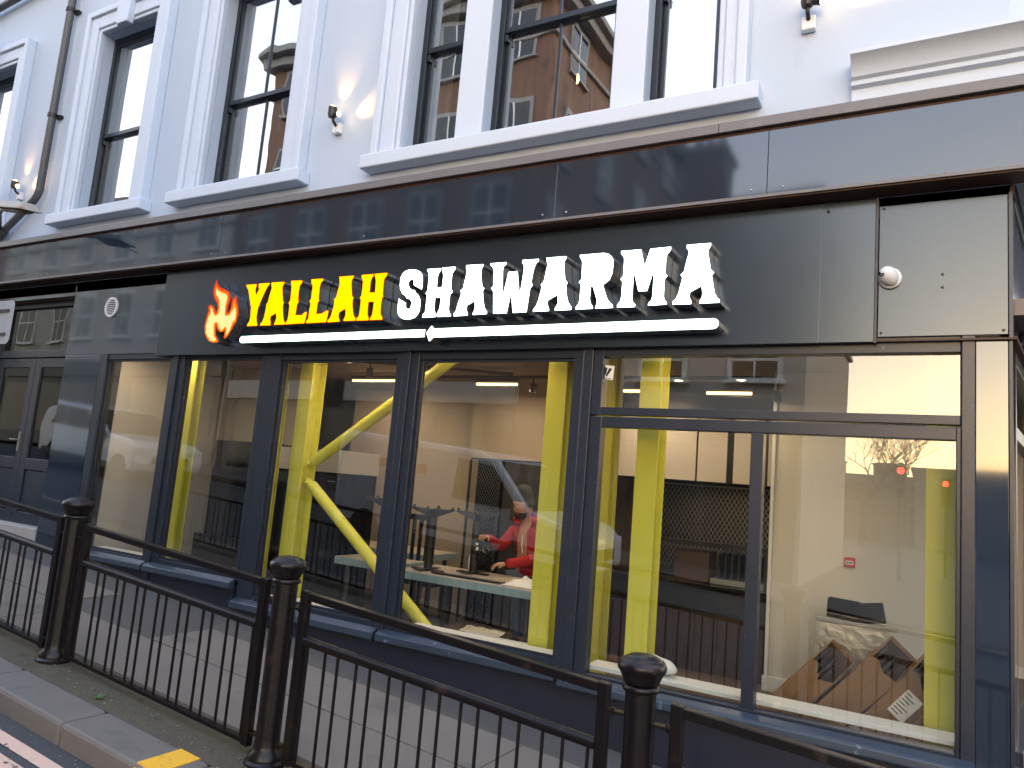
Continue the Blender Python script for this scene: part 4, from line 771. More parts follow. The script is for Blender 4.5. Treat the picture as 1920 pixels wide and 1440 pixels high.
t = thing('metal_bar', (-3.7, 1.0, .95), 'dark flat bar lying along the front of the white table', 'bar')
obj('bar', MB().box(-4.15, -3.38, .96, 1.03, .9465, .962), 'black', t, rot=None)
t = thing('spray_bottle', (-4.08, 1.55, .946), 'small pale bottle standing on the white table', 'bottle')
obj('body', MB().lathe([(0, 0), (.03, 0), (.032, .02), (.032, .14), (.014, .18), (.014, .2), (0, .2)], (-4.08, 1.55, .946), 14), 'plastic', t, smooth=True)
obj('nozzle', MB().lathe([(0, .2), (.018, .2), (.018, .235), (0, .235)], (-4.08, 1.55, .946), 12), 'steel', t)
t = thing('paper_bundle', (-3.18, 1.12, .946), 'crumpled pale packaging on the right end of the white table', 'packaging')
obj('sheet', MB().grid(10, 8, lambda u, v: (-3.40+.36*u, .95+.34*v, .950+.06*math.sin(u*3.1)*math.sin(v*3.1)*(1+.5*math.sin(u*17+v*11)))), 'paper', t, smooth=True)
t = thing('blue_cloth', (-3.1, 1.45, .946), 'small blue cloth beside the packaging on the table', 'cloth')
obj('cloth', MB().grid(8, 6, lambda u, v: (-3.14+.13*u, 1.28+.28*v, .95+.05*math.sin(u*3.1)*math.sin(v*3.1)*(1+.4*math.sin(u*14-v*9)))), mat('blue_cloth', (.25, .35, .5), .8), t, smooth=True)
for (px, py, r_, lab) in ((-4.75, 1.15, .22, 'crumpled brown paper on the floor below the brace'), (-4.3, 2.3, .25, 'pale paper scrap on the floor under the white table'), (-3.6, 2.6, .18, 'torn paper on the floor behind the white table')):
    o = thing('paper_scrap', (px, py, FZ), lab, 'paper')
    obj('sheet', MB().grid(9, 7, lambda u, v: (px+r_*(u*2-1)+.03*math.sin(v*7), py+r_*.6*(v*2-1), FZ+.012+.03*abs(math.sin(u*9+px))*abs(math.sin(v*6)))), 'paper', o, smooth=True)
t = thing('white_box', (-3.25, .6, FZ), 'low white box on the floor by the column foot', 'box')
obj('box', MB().box(-3.62, -2.95, .55, .85, FZ, .52), 'paper', t, bevel=.006)
# ---- metal screens with diamond openings
def screen(x0, x1, z0, z1, y, s, lab, wd=.006):
    t = thing('metal_screen', ((x0+x1)/2, y, z0), lab, 'screen')
    mb = MB(); H = z1-z0; W_ = x1-x0; k = -H*.6
    while k < W_:
        for sg in (1, -1):
            # strand x = k + .6*z (or mirrored)
            za, zb = 0, H; xa = k; xb = k+.6*H
            if xa < 0: za = -xa/.6; xa = 0
            if xb > W_: zb = H-(xb-W_)/.6; xb = W_
            if zb > za:
                X0, X1 = (x0+xa, x0+xb) if sg > 0 else (x1-xa, x1-xb)
                yy = y + (0 if sg > 0 else .003)
                mb.add([(X0-wd/2, yy, z0+za), (X0+wd/2, yy, z0+za), (X1+wd/2, yy, z0+zb), (X1-wd/2, yy, z0+zb), (X0, yy+.003, z0+za), (X1, yy+.003, z0+zb)], [(0, 1, 2, 3), (0, 3, 5, 4), (1, 4, 5, 2)])
        k += s
    obj('mesh', mb, 'steel', t, kind='stuff')
    obj('frame', MB().box(x0-.02, x0, y-.01, y+.02, z0, z1).box(x1, x1+.02, y-.01, y+.02, z0, z1).box(x0, x1, y-.01, y+.02, z1, z1+.02), 'darkgrey', t)
screen(-4.86, -4.46, FZ, 2.10, 2.6, .036, 'upright diamond mesh screen between beige wall and dark panel')
screen(-3.1, -1.40, 1.06, 2.02, 3.72, .05, 'wide diamond mesh screen behind the kitchen counter', wd=.008)
P('dark_wall_panel', MB().box(-4.40, -3.2, 2.62, 2.66, FZ, 2.1), 'darkgrey')
P('dark_wall_panel', MB().box(-4.84, -4.46, 2.72, 2.74, FZ, 2.1), 'blackgloss')
P('dark_wall_panel', MB().box(-3.2, -1.35, 3.78, 3.82, FZ, 2.0), 'darkgrey')
P('kitchen_header', MB().box(-4.9, -3.2, 2.6, 2.75, 2.12, 3.1), 'beige')
# ---- kitchen
t = thing('kitchen_counter', (-2.2, 2.9, FZ), 'long black kitchen counter with wooden front behind the corner window', 'counter')
obj('worktop', MB().box(-3.4, -1.36, 2.45, 3.2, .98, 1.03), 'blackgloss', t, bevel=.005)
obj('front', MB().box(-3.38, -1.38, 2.52, 3.18, .76, .978), 'black', t)
for k in range(9): obj('front_board', MB().box(-3.38+k*.222, -3.165+k*.222, 2.50, 2.518, FZ, .755), 'wood', t, bevel=.003)
t = thing('counter_shelf', (-2.2, 2.6, 1.03), 'black shelf frame standing on the kitchen counter', 'shelf')
obj('shelf', MB().box(-2.60, -1.40, 2.55, 2.85, 1.39, 1.43), 'black', t)
for x_ in (-2.60, -1.43): obj('upright', MB().box(x_, x_+.03, 2.56, 2.60, 1.031, 1.389), 'black', t)
t = thing('cardboard_carton', (-2.2, 2.8, 1.03), 'closed brown carton on the kitchen counter', 'carton')
obj('carton', MB().box(-2.33, -1.98, 2.66, 2.95, 1.031, 1.33), 'boxdark', t, bevel=.004)
obj('tape', MB().box(-2.33, -1.98, 2.657, 2.659, 1.17, 1.185), 'boxdark', t)
t = thing('griddle', (-1.7, 2.7, 1.03), 'steel griddle with warm edge on the kitchen counter', 'griddle')
obj('body', MB().box(-1.95, -1.42, 2.60, 3.0, 1.031, 1.09), 'steel', t, bevel=.006)
for k in range(7): obj('rib', MB().box(-1.90+k*.065, -1.88+k*.065, 2.70, 2.95, 1.091, 1.33), 'black', t)
t = thing('wall_cupboards', (-2.2, 3.1, 2.03), 'row of cream wall cupboards above the kitchen', 'cupboard')
obj('carcass', MB().box(-3.15, -1.36, 3.02, 3.4, 2.035, 3.0), 'black', t)
for (a, b) in ((-3.14, -2.72), (-2.70, -2.26), (-2.24, -1.93), (-1.86, -1.55), (-1.51, -1.37)): obj('door', MB().box(a, b, 2.99, 3.018, 2.04, 2.72), 'cream', t, bevel=.003)
obj('light_strip', MB().box(-3.1, -1.4, 3.1, 3.14, 2.02, 2.034), 'black', t)
# ---- ceiling lights
def led(x0, x1, y, z, lab, e, vis=True):
    t = thing('linear_light', ((x0+x1)/2, y, z), lab, 'light', 'warm linear ceiling lights')
    obj('housing', MB().box(x0-.02, x1+.02, y-.02, y+.02, z+.03, z+.06), 'black', t)
    obj('tube', MB().tube([(x0, y, z), (x1, y, z)], .015, 12), 'led', t, smooth=True)
    ld = bpy.data.lights.new('light_output', 'AREA'); ld.shape = 'RECTANGLE'; ld.size = x1-x0; ld.size_y = .06; ld.energy = e*.42; ld.color = (1, .75, .50)
    lo = bpy.data.objects.new('light_output', ld); COL.objects.link(lo); lo.parent = t; lo.matrix_parent_inverse = WM[t.name].inverted(); lo.matrix_basis = Matrix.Translation((((x0+x1)/2), y, z-.03))
led(-4.50, -3.98, 2.0, 2.92, 'lit linear light hanging above the white table', 9)
led(-3.42, -2.9, 2.0, 2.92, 'lit linear light beside the column in front of the man', 9)
led(-2.98, -2.50, 2.6, 2.95, 'lit linear light at the left in the top light of the corner window', 8)
led(-1.92, -1.50, 2.05, 2.86, 'lit linear light in the middle of the corner window top light', 8)
led(-6.6, -5.8, 2.3, 3.0, 'lit linear light deep inside behind the braced column', 14)
led(-8.1, -7.0, .30, 3.04, 'added fill light over the narrow windows, unseen above the glass', 12)  # this and the next three: unseen lights added to brighten the yellow columns
led(-5.2, -4.2, .28, 3.04, 'added fill light over the braced window, unseen above the glass', 12)
led(-3.7, -2.9, .28, 3.04, 'added fill light over the large window, unseen above the glass', 10)
led(-1.7, -.5, .28, 3.04, 'added fill light over the corner window, unseen above the glass', 12)
def track(pts, lab):
    t = thing('light_track', pts[0], lab, 'track'); obj('rail', MB().tube(pts, .018, 8), 'black', t); return t
tr = track([(-5.3, 2.0, 3.0), (-1.4, 2.0, 3.0)], 'long black ceiling track carrying the lights')
def spot(x, y, z, lab):
    t = thing('track_spotlight', (x, y, z), lab, 'spotlight', 'black spotlights on the ceiling tracks')
    obj('stem', MB().tube([(x, y, z), (x, y, z-.07)], .008, 6), 'black', t)
    obj('can', MB().lathe([(0, -.16), (.038, -.16), (.038, -.06), (0, -.06)], (x, y, z), 16), 'darkgrey', t, smooth=True)
spot(-3.78, 2.0, 2.99, 'black track spotlight right of the lit linear light')
spot(-1.30, 2.2, 2.97, 'black track spotlight seen in the corner top light')
track([(-5.75, 1.1, 3.05), (-4.1, 2.1, 3.05)], 'short black ceiling track above the brace tube')
spot(-5.45, 1.28, 3.04, 'black track spotlight above the rising brace tube')
t = thing('track_driver', (-5.0, 1.55, 3.0), 'ribbed black driver box hung on the short track', 'driver box')
for k in range(9): obj('fin', MB().box(-.02, .02, -.03, .03, -.12, -.01), 'darkgrey', t, loc=(-5.15+k*.045, 1.46+k*.027, 3.03), rot=Matrix.Rotation(R(31), 3, 'Z'))
for k, (x, y) in enumerate(((-2.85, 2.9), (-2.42, 2.75), (-1.95, 3.3), (-2.9, 3.6), (-2.3, 4.2), (-1.75, 2.7), (-3.6, 3.5), (-5.3, 2.3), (-6.0, 1.5))):
    zc = 3.098 if y < 3.7 else 3.098
    t = thing('downlight', (x, y, zc), ['round ceiling downlight left of the yellow column in the top light', 'round ceiling downlight right of the yellow column in the top light', 'ceiling downlight beneath the reflected scaffold lines', 'ceiling downlight low at the left of the top light', 'small far downlight over the kitchen', 'ceiling downlight near the middle of the top light', 'ceiling downlight behind the man in red', 'ceiling downlight above the beige back wall', 'far ceiling downlight behind the braces'][k], 'downlight', 'round ceiling downlights')
    obj('lens', MB().lathe([(0, -.006), (.045, -.006), (.045, -.001), (0, -.001)], (x, y, zc), 16), 'dlight', t)
    obj('trim_ring', MB().lathe([(.045, -.010), (.062, -.008), (.062, -.001), (.045, -.001)], (x, y, zc), 20, caps=False), 'plastic', t)
    ld = bpy.data.lights.new('light_output', 'SPOT'); ld.energy = 6; ld.spot_size = R(110); ld.spot_blend = .6; ld.color = (1, .78, .54); ld.shadow_soft_size = .05
    lo = bpy.data.objects.new('light_output', ld); COL.objects.link(lo); lo.parent = t; lo.matrix_parent_inverse = WM[t.name].inverted(); lo.matrix_basis = Matrix.Translation((x, y, zc-.02))
# ---- corner: alarm point, cartons, foil box, bag
t = thing('alarm_call_point', (-.66, 2.29, 1.41), 'small red fire alarm call point on the pale partition', 'alarm')
obj('case', MB().box(-.70, -.615, 2.262, 2.298, 1.37, 1.455), 'red', t, bevel=.006)
obj('label_plate', MB().box(-.688, -.627, 2.2595, 2.2615, 1.395, 1.428), 'paper', t)
for k in range(3): obj('print', MB().box(-.68+k*.017, -.668+k*.017, 2.2585, 2.2592, 1.403, 1.420), 'ink', t)
MT['tape'] = mat('parcel_tape', (.22, .12, .05), .3)
def carton(base, w, d, h, lean, pitch, lab, lbl=False, torn=0.):
    t = thing('carton', base, lab, 'carton', 'brown cartons leaning in the window corner')
    M_ = Matrix.Translation(base) @ Matrix.Rotation(R(lean), 4, 'Y') @ Matrix.Rotation(R(pitch), 4, 'X')
    k = .006
    obj('front_panel', MB().prism([(0, 0), (w, 0), (w, h-.17), (w*.55, h-.19-torn), (w*.2, h-.15), (0, h-.16)], 0, k).xf(M_), 'cardboard', t)
    obj('back_panel', MB().box(0, w, d-k, d, 0, h+.01).xf(M_), 'cardboard', t)
    obj('side_panel', MB().prism([(k, 0), (d-k, 0), (d-k, h), (d*.5, h-.02), (k, h-.15)], 0, k, axis='x').xf(M_), 'cardboard', t)
    obj('side_panel', MB().prism([(k, 0), (d-k, 0), (d-k, h), (k, h-.16)], w-k, w, axis='x').xf(M_), 'cardboard', t)
    obj('inside', MB().box(k+.002, w-k-.002, k+.002, d-k-.002, k, h-.34).xf(M_), 'boxdark', t)
    for j in range(4):
        x_ = k+.01+(w-2*k-.04)*j/4
        obj('packed_strip', MB().box(x_, x_+.012, k+.03, d-k-.02, h-.335, h-.06-.06*(j % 2)).xf(M_), 'boxdark' if j % 2 else 'darkgrey', t)
    obj('inside_shade', MB().box(k+.001, w-k-.001, d-k-.004, d-k-.001, h-.34, h-.015).xf(M_), 'boxdark', t)  # dark sheet on the inner back, shade of the open top as colour
    obj('tape', MB().box(w*.45, w*.55, -.0018, -.0006, .1, h-.2).xf(M_), 'tape', t)
    if lbl:
        obj('label', MB().box(w*.30, w*.30+.115, -.003, -.0019, h-.46, h-.27).xf(M_), 'paper', t)
        for q in range(7): obj('print', MB().box(w*.30+.01, w*.30+.05+.045*((q*5) % 7)/7, -.0042, -.0032, h-.295-q*.024, h-.288-q*.024).xf(M_), 'ink', t)
carton((-1.30, .80, FZ), .20, .26, .98, 42, -3, 'leftmost leaning carton with torn open top', torn=.05)
carton((-1.00, .78, FZ), .21, .26, 1.10, 42, -3, 'middle leaning carton, tallest, open at the top')
carton((-.685, .74, FZ), .215, .26, 1.02, 40, -3, 'leaning carton with a white printed label next to the yellow column', lbl=True, torn=.02)
carton((-.37, .66, FZ), .18, .20, .66, 37, -3, 'rightmost short leaning carton at the foot of the yellow column')
t = thing('foil_box', (-.55, 1.5, FZ), 'silver foil lined box with black trays behind the cartons', 'box')
obj('box', MB().box(-.80, -.30, 1.55, 1.80, FZ, .98), 'foil', t)
obj('lid_rim', MB().box(-.82, -.25, 1.52, 1.56, .98, 1.01), 'steel', t, bevel=.004)
for (a, b, rz) in ((-.755, -.52, 3), (-.53, -.33, -10)):
    c_ = (a+b)/2; hw = (b-a)/2
    mb = MB().box(-hw, hw, .0, .01, 0, .14).box(-hw, -hw+.008, .0, -.12, 0, .14).box(hw-.008, hw, 0, -.12, 0, .14).box(-hw, hw, -.12, .0, -.005, .0)
    obj('tray', mb, 'blackgloss', t, loc=(c_, 1.70, 1.015), rot=Matrix.Rotation(R(rz), 3, 'Y'))
t = thing('plastic_bag', (-1.75, .22, .63), 'white plastic bag lying on the window board', 'bag')
mb = MB().grid(22, 12, lambda u, v: (-1.70+.17*math.cos(u*6.283)*math.sin(v*3.1416)*(1+.12*math.sin(u*19+v*7)), .235+.10*math.sin(u*6.283)*math.sin(v*3.1416)*(1+.1*math.sin(u*13)), (.632)+.055*(1-math.cos(v*3.1416))*(1+.12*math.sin(u*11+v*5))))
obj('bag', mb, 'bag', t, smooth=True, angle=80)
t = thing('sticker', (-2.1, .05, 2.72), 'small white sticker with black drawing on the top light', 'sticker')
obj('paper', MB().prism([(-2.147, 2.775), (-2.062, 2.765), (-2.072, 2.66), (-2.157, 2.672)], .0515, .0525), 'paper', t)
for pl in ([(-2.135, 2.755), (-2.118, 2.753), (-2.126, 2.70), (-2.136, 2.702)], [(-2.105, 2.75), (-2.08, 2.745), (-2.12, 2.685), (-2.13, 2.69)], [(-2.142, 2.682), (-2.085, 2.672), (-2.086, 2.667), (-2.143, 2.677)]):
    obj('drawing', MB().prism(pl, .0505, .0513), 'ink', t)

# ================================================================ the man in the red hooded top
def skinmesh(name, chains, m, parent, sub=2, branch_first=0):
    """chains: list of [(point, radius), ...]; grown with a Skin modifier, each chain its own root"""
    vs = []; es = []; rs = []; roots = []; idx = {}
    for ch in chains:
        prev = None
        for p, r in ch:
            key = tuple(round(c, 4) for c in p)
            if key not in idx: idx[key] = len(vs); vs.append(p); rs.append(r); 
            i = idx[key]
            if prev is not None: es.append((prev, i))
            prev = i
        roots.append(idx[tuple(round(c, 4) for c in ch[0][0])])
    me = bpy.data.meshes.new(name); me.from_pydata(vs, es, [])
    o = bpy.data.objects.new(name, me); COL.objects.link(o)
    o.modifiers.new('skin', 'SKIN'); sb = o.modifiers.new('sub', 'SUBSURF'); sb.levels = sub; sb.render_levels = sub
    sv = me.skin_vertices[0].data
    for i, r in enumerate(rs):
        sv[i].radius = r if isinstance(r, (tuple, list)) else (r, r); sv[i].use_root = False
    for r in set(roots): sv[r].use_root = True
    dg = bpy.context.evaluated_depsgraph_get(); m2 = bpy.data.meshes.new_from_object(o.evaluated_get(dg)); bpy.data.objects.remove(o); bpy.data.meshes.remove(me)
    m2.name = name; m2.materials.clear(); m2.materials.append(MT[m]); m2.shade_smooth()
    return obj(name, m2, None, parent)
px, py = -3.66, 2.02
man = thing('person', (px, py, FZ), 'man in red hooded top and dark beanie bending over the table, holding cables', 'person')
V = lambda x, y, z: (px+x, py+y, z)
# body faces the viewer's left and down; chest leans forward (towards -y, the street)
head = V(-.02, -.20, 1.60)
skinmesh('body', [[(V(.03, -.02, .98), .13), (V(.02, -.05, 1.20), .15), (V(.01, -.09, 1.36), .155), (V(0, -.13, 1.45), .07), (V(-.005, -.16, 1.51), .055), (V(-.015, -.19, 1.57), .085), (V(-.02, -.20, 1.63), .098), (V(-.02, -.19, 1.69), .085)],
    [(V(.03, -.02, .98), .13), (V(.12, 0, .92), .09), (V(.13, -.02, .55), .07), (V(.13, .02, .28), .05), (V(.12, -.10, .24), .045)],
    [(V(.03, -.02, .98), .13), (V(-.08, 0, .92), .09), (V(-.09, -.02, .55), .07), (V(-.09, .02, .28), .05), (V(-.10, -.10, .24), .045)]], 'skin', man)
obj('face', MB().lathe([(0, -.115), (.045, -.105), (.072, -.07), (.086, -.02), (.092, .03), (.09, .07), (.06, .11), (0, .12)], (0, 0, 0), 20), 'skin', man, smooth=True, angle=80, loc=V(-.025, -.215, 1.615), rot=Matrix.Rotation(R(18), 3, 'X'))
obj('nose', MB().add([(-.014, 0, -.02), (.014, 0, -.02), (.008, 0, .03), (-.008, 0, .03), (0, -.03, -.018), (0, -.01, .028)], [(0, 1, 4), (1, 2, 5, 4), (3, 0, 4, 5), (2, 3, 5)]), 'skin', man, smooth=True, loc=V(-.035, -.300, 1.595), rot=Matrix.Rotation(R(18), 3, 'X'))
for sx in (-.035, .03):
    obj('eye', MB().lathe([(0, -.008), (.012, -.004), (.012, .004), (0, .008)], V(sx-.028, -.296, 1.622), 10, axis='y'), 'beard', man)
    obj('brow', MB().box(px+sx-.05, px+sx-.008, py-.305, py-.295, 1.636, 1.645), 'beard', man)
for sx in (-1, 1): obj('ear', MB().lathe([(0, -.008), (.024, -.006), (.026, .004), (0, .008)], V(-.025+sx*.095, -.20, 1.60), 12, axis='x'), 'skin', man, smooth=True)
obj('beard', MB().lathe([(0, -.05), (.04, -.045), (.066, -.02), (.078, .02), (.074, .03), (0, .03)], (0, 0, 0), 18), 'beard', man, smooth=True, loc=V(-.028, -.232, 1.545), rot=Matrix.Rotation(R(20), 3, 'X'))
obj('mouth', MB().box(-.022, .022, -.004, .004, -.005, .005), mat('lips', (.30, .12, .10), .5), man, loc=V(-.033, -.306, 1.562))
obj('beanie', MB().lathe([(.101, -.03), (.106, -.03), (.108, .02), (.104, .022), (.105, .06), (.096, .12), (.07, .165), (.03, .185), (0, .188)], (0, 0, 0), 24), 'beanie', man, smooth=True, angle=70, loc=V(-.02, -.205, 1.665), rot=Matrix.Rotation(R(16), 3, 'X'))
skinmesh('hoodie', [[(V(.03, -.01, .90), (.165, .13)), (V(.025, -.03, 1.04), (.16, .13)), (V(.02, -.06, 1.22), (.17, .135)), (V(.01, -.10, 1.37), (.165, .115)), (V(.0, -.13, 1.46), (.10, .09))],
    [(V(.01, -.10, 1.37), (.165, .115)), (V(-.165, -.12, 1.37), .075), (V(-.22, -.24, 1.19), .062), (V(-.21, -.46, 1.26), .058), (V(-.20, -.56, 1.305), .046)],
    [(V(.01, -.10, 1.37), (.165, .115)), (V(.18, -.10, 1.36), .078), (V(.21, -.22, 1.13), .066), (V(.06, -.42, 1.08), .054), (V(-.01, -.50, 1.065), .05)]], 'hoodie', man)
obj('hood', MB().grid(20, 6, lambda u, v: V(.0+(.125+.035*math.sin(v*3.14))*math.cos(R(-50+280*u)), -.12+(.115+.035*math.sin(v*3.14))*math.sin(R(-50+280*u)), 1.44+.11*v+.02*math.sin(R(-50+280*u)))), 'hoodie', man, smooth=True, angle=80)
obj('drawstring', MB().tube([V(.02, -.245, 1.34), V(.025, -.262, 1.24), V(.035, -.25, 1.17)], .005, 6), 'plastic', man)
skinmesh('trousers', [[(V(.03, -.01, .95), (.18, .14)), (V(.125, 0, .86), .115), (V(.13, -.02, .55), .09), (V(.13, .02, .27), .075)], [(V(.03, -.01, .95), (.18, .14)), (V(-.085, 0, .86), .115), (V(-.09, -.02, .55), .09), (V(-.09, .02, .27), .075)]], 'jeans', man)
for sx in (.13, -.09): obj('shoe', MB().lathe([(0, 0), (.055, 0), (.055, .05), (.04, .09), (0, .1)], V(sx, -.06, FZ), 14), 'black', man, smooth=True)
def hand(wr, dirv, upv, name):
    d = Vector(dirv).normalized(); u = Vector(upv).normalized(); s = d.cross(u).normalized(); w0 = Vector(wr)
    ch = [[(tuple(w0), .028), (tuple(w0+d*.05), (.036, .024)), (tuple(w0+d*.085), (.038, .022))]]
    for k, (o_, l) in enumerate(((-.030, .060), (-.010, .072), (.010, .068), (.029, .052))):
        b = w0+d*.085+s*o_; ch.append([(tuple(w0+d*.085), (.038, .022)), (tuple(b+d*.018), .0095), (tuple(b+d*(l*.6)-u*.014), .0088), (tuple(b+d*(l*.75)-u*.045), .0075)])
    b = w0+d*.03; ch.append([(tuple(w0+d*.05), (.036, .024)), (tuple(b+s*-.045+d*.02-u*.008), .0115), (tuple(b+s*-.055+d*.05-u*.025), .0095)])
    skinmesh(name, ch, 'skin', man, sub=1)
hand(V(-.20, -.56, 1.305), (.02, -1, .1), (.2, 0, 1), 'hand')
hand(V(-.01, -.50, 1.065), (-.7, -.7, -.15), (0, 0, 1), 'hand')
t = thing('cable_bundle', V(-.20, -.64, 1.28), 'tangle of black cables hanging from the raised hand', 'cables')
rg = random.Random(3)
for k in range(16):
    pts = []; a = rg.random()*6.3; rad = rg.uniform(.02, .055); cx, cy, cz = px-.21+rg.uniform(-.035, .035), py-.64+rg.uniform(-.02, .02), 1.20+rg.uniform(-.04, .04)
    for q in range(13):
        th = a+q*.52; pts.append((cx+rad*math.cos(th), cy+.03*math.sin(th*1.7+k), cz+rad*1.1*math.sin(th)))
    obj('cable', MB().tube([V(-.20, -.645, 1.29)]+pts, .006, 6), 'blackgloss', t, smooth=True)
for k in range(8): obj('plug', MB().box(-.01, .01, -.008, .008, -.016, .016), 'plastic' if k % 2 else 'steel', t, loc=V(-.21+rg.uniform(-.06, .06), -.67+rg.uniform(-.02, .02), 1.17+rg.uniform(-.05, .07)), rot=Matrix.Rotation(rg.random()*3, 3, 'Y'))

t = thing('leaflet', (-4.7, .2, .63), 'pale printed sheet lying on the sill behind the railing', 'leaflet')
obj('sheet', MB().box(-4.95, -4.45, .12, .31, .6245, .6262), 'paper', t)
for q in range(3): obj('print', MB().box(-4.90, -4.55, .15+q*.045, .165+q*.045, .6264, .6268), 'sill', t)
# ================================================================ the other side of the street (seen mirrored in the glass)
def far_building(x0, x1, y, d, h, m, lab, floors, bays, roof='flat', shop='darkpaint', group=None, faces=('front',), cornice=.5):
    g = gz((x0+x1)/2)
    t = thing('street_building', ((x0+x1)/2, y-d/2, g), lab, 'building', group)
    obj('wall', MB().box(x0, x1, y-d, y, g-.6, h), m, t)
    fh = (h-3.6-g)/floors
    def opening(c, z0, z1, hw, face):
        def q(a0, a1, b0, b1, z_0, z_1):       # a along the wall, b out of it
            if face == 'front': return MB().box(a0, a1, y+b0, y+b1, z_0, z_1)
            return MB().box(x1+b0, x1+b1, a0, a1, z_0, z_1)
        w = obj('window', q(c-hw-.12, c+hw+.12, .002, .06, z0-.05, z1+.14).add(*[(lambda mm: (mm.v, mm.f))(q(c-hw-.2, c+hw+.2, .002, .16, z0-.14, z0-.052))][0]), 'stonegrey' if m != 'rendercream' else 'white', t)
        obj('pane', q(c-hw, c+hw, .062, .072, z0, z1), 'carglass', w)
        obj('glazing_bar', q(c-.025, c+.025, .074, .09, z0, z1).add(*[(lambda mm: (mm.v, mm.f))(q(c-hw, c+hw, .0745, .092, (z0+z1)/2-.03, (z0+z1)/2+.03))][0]), 'white', w)
    for face in faces:
        lo, hi = (x0, x1) if face == 'front' else (y-d, y)
        n = bays if face == 'front' else max(2, int(d/3))
        for f in range(floors):
            zb = g+3.6+f*fh+.75
            for b_ in range(n):
                c = lo+(hi-lo)*(b_+.5)/n
                opening(c, zb, zb+min(1.9, fh-1.3), .5, face)
    if shop:
        obj('shopfront', MB().box(x0+.1, x1-.1, y+.002, y+.12, g-.5, g+2.75), shop, t)
        obj('shop_fascia', MB().box(x0+.05, x1-.05, y+.002, y+.22, g+2.76, g+3.35), 'rendercream' if m != 'rendercream' else 'darkpaint', t)
        nn = max(2, int((x1-x0)/2.2))
        for k in range(nn):
            a = x0+.3+(x1-x0-.6)*k/nn; obj('shop_pane', MB().box(a+.1, a+(x1-x0-.6)/nn-.1, y+.122, y+.13, g+.5, g+2.5), 'carglass', t)
    if cornice:
        obj('cornice', MB().box(x0-cornice, x1+cornice, y-d-cornice, y+cornice, h, h+.22).box(x0-cornice*.6, x1+cornice*.6, y-d-.2, y+cornice*.6, h-.3, h-.002).box(x0-.12, x1+.12, y-d, y+.12, h-1.5, h-1.35), 'stonegrey', t, bevel=.03)
    if roof == 'pitch':
        obj('roof', MB().add([(x0-.3, y+.4, h), (x1+.3, y+.4, h), (x1+.3, y-d-.4, h), (x0-.3, y-d-.4, h), (x0+.2, y-d/2, h+2.6), (x1-.2, y-d/2, h+2.6)], [(0, 1, 5, 4), (1, 2, 5), (2, 3, 4, 5), (3, 0, 4), (3, 2, 1, 0)]), 'slate', t)
    if roof == 'gable':
        obj('gable', MB().prism([(x0, h), (x1, h), ((x0+x1)/2+1.0, h+1.2), ((x0+x1)/2-.2, h+2.0)], y-.4, y-.1), m, t)
    return t
far_building(-9.55-11.3, -9.6, -12, 16, 16.2, 'brick', 'tall brown brick corner building across the street, seen mirrored in the upper panes', 4, 5, faces=('front', 'side'), cornice=.55)
far_building(-36, -21.2, -12, 10, 11.4, 'rendercream', 'cream rendered terrace across the street left of the brick building', 2, 6, roof='flat', cornice=.3)
far_building(-58, -36.2, -12, 10, 12.5, 'brick', 'far brown terrace at the top of the street', 3, 8, roof='pitch', cornice=.3)
b3 = far_building(-6.9, -2.55, -12.2, 9, 8.2, 'rendercream', 'cream house with chimney across the side street mouth', 2, 2, roof='pitch', cornice=.25)
obj('chimney', MB().box(-5.5, -4.55, -13.6, -12.6, 8.2, 10.5).box(-5.6, -4.45, -13.7, -12.5, 10.3, 10.45), 'brick', b3)
for k in range(3): obj('chimney_pot', MB().lathe([(0, 0), (.12, 0), (.1, .45), (0, .45)], (-5.3+k*.28, -13.1, 10.45), 10), 'brick', b3)
far_building(-1.2, 11, -46, 10, 4.6, 'stonegrey', 'low grey building far down behind the bare tree', 1, 4, shop=None, cornice=.2)
far_building(-12, -1.3, -44, 8, 3.9, 'brick', 'low brown building far down the junction, behind the bare tree trunk', 1, 4, shop=None, cornice=.2)
far_building(14, 30, -34, 10, 6.5, 'rendercream', 'pale low building at the far right of the junction', 1, 5, shop=None, cornice=.2)
far_building(11, 24, 4, 10, 7.5, 'brick', 'red brown house across the side street', 2, 4, shop='darkpaint', cornice=.3)
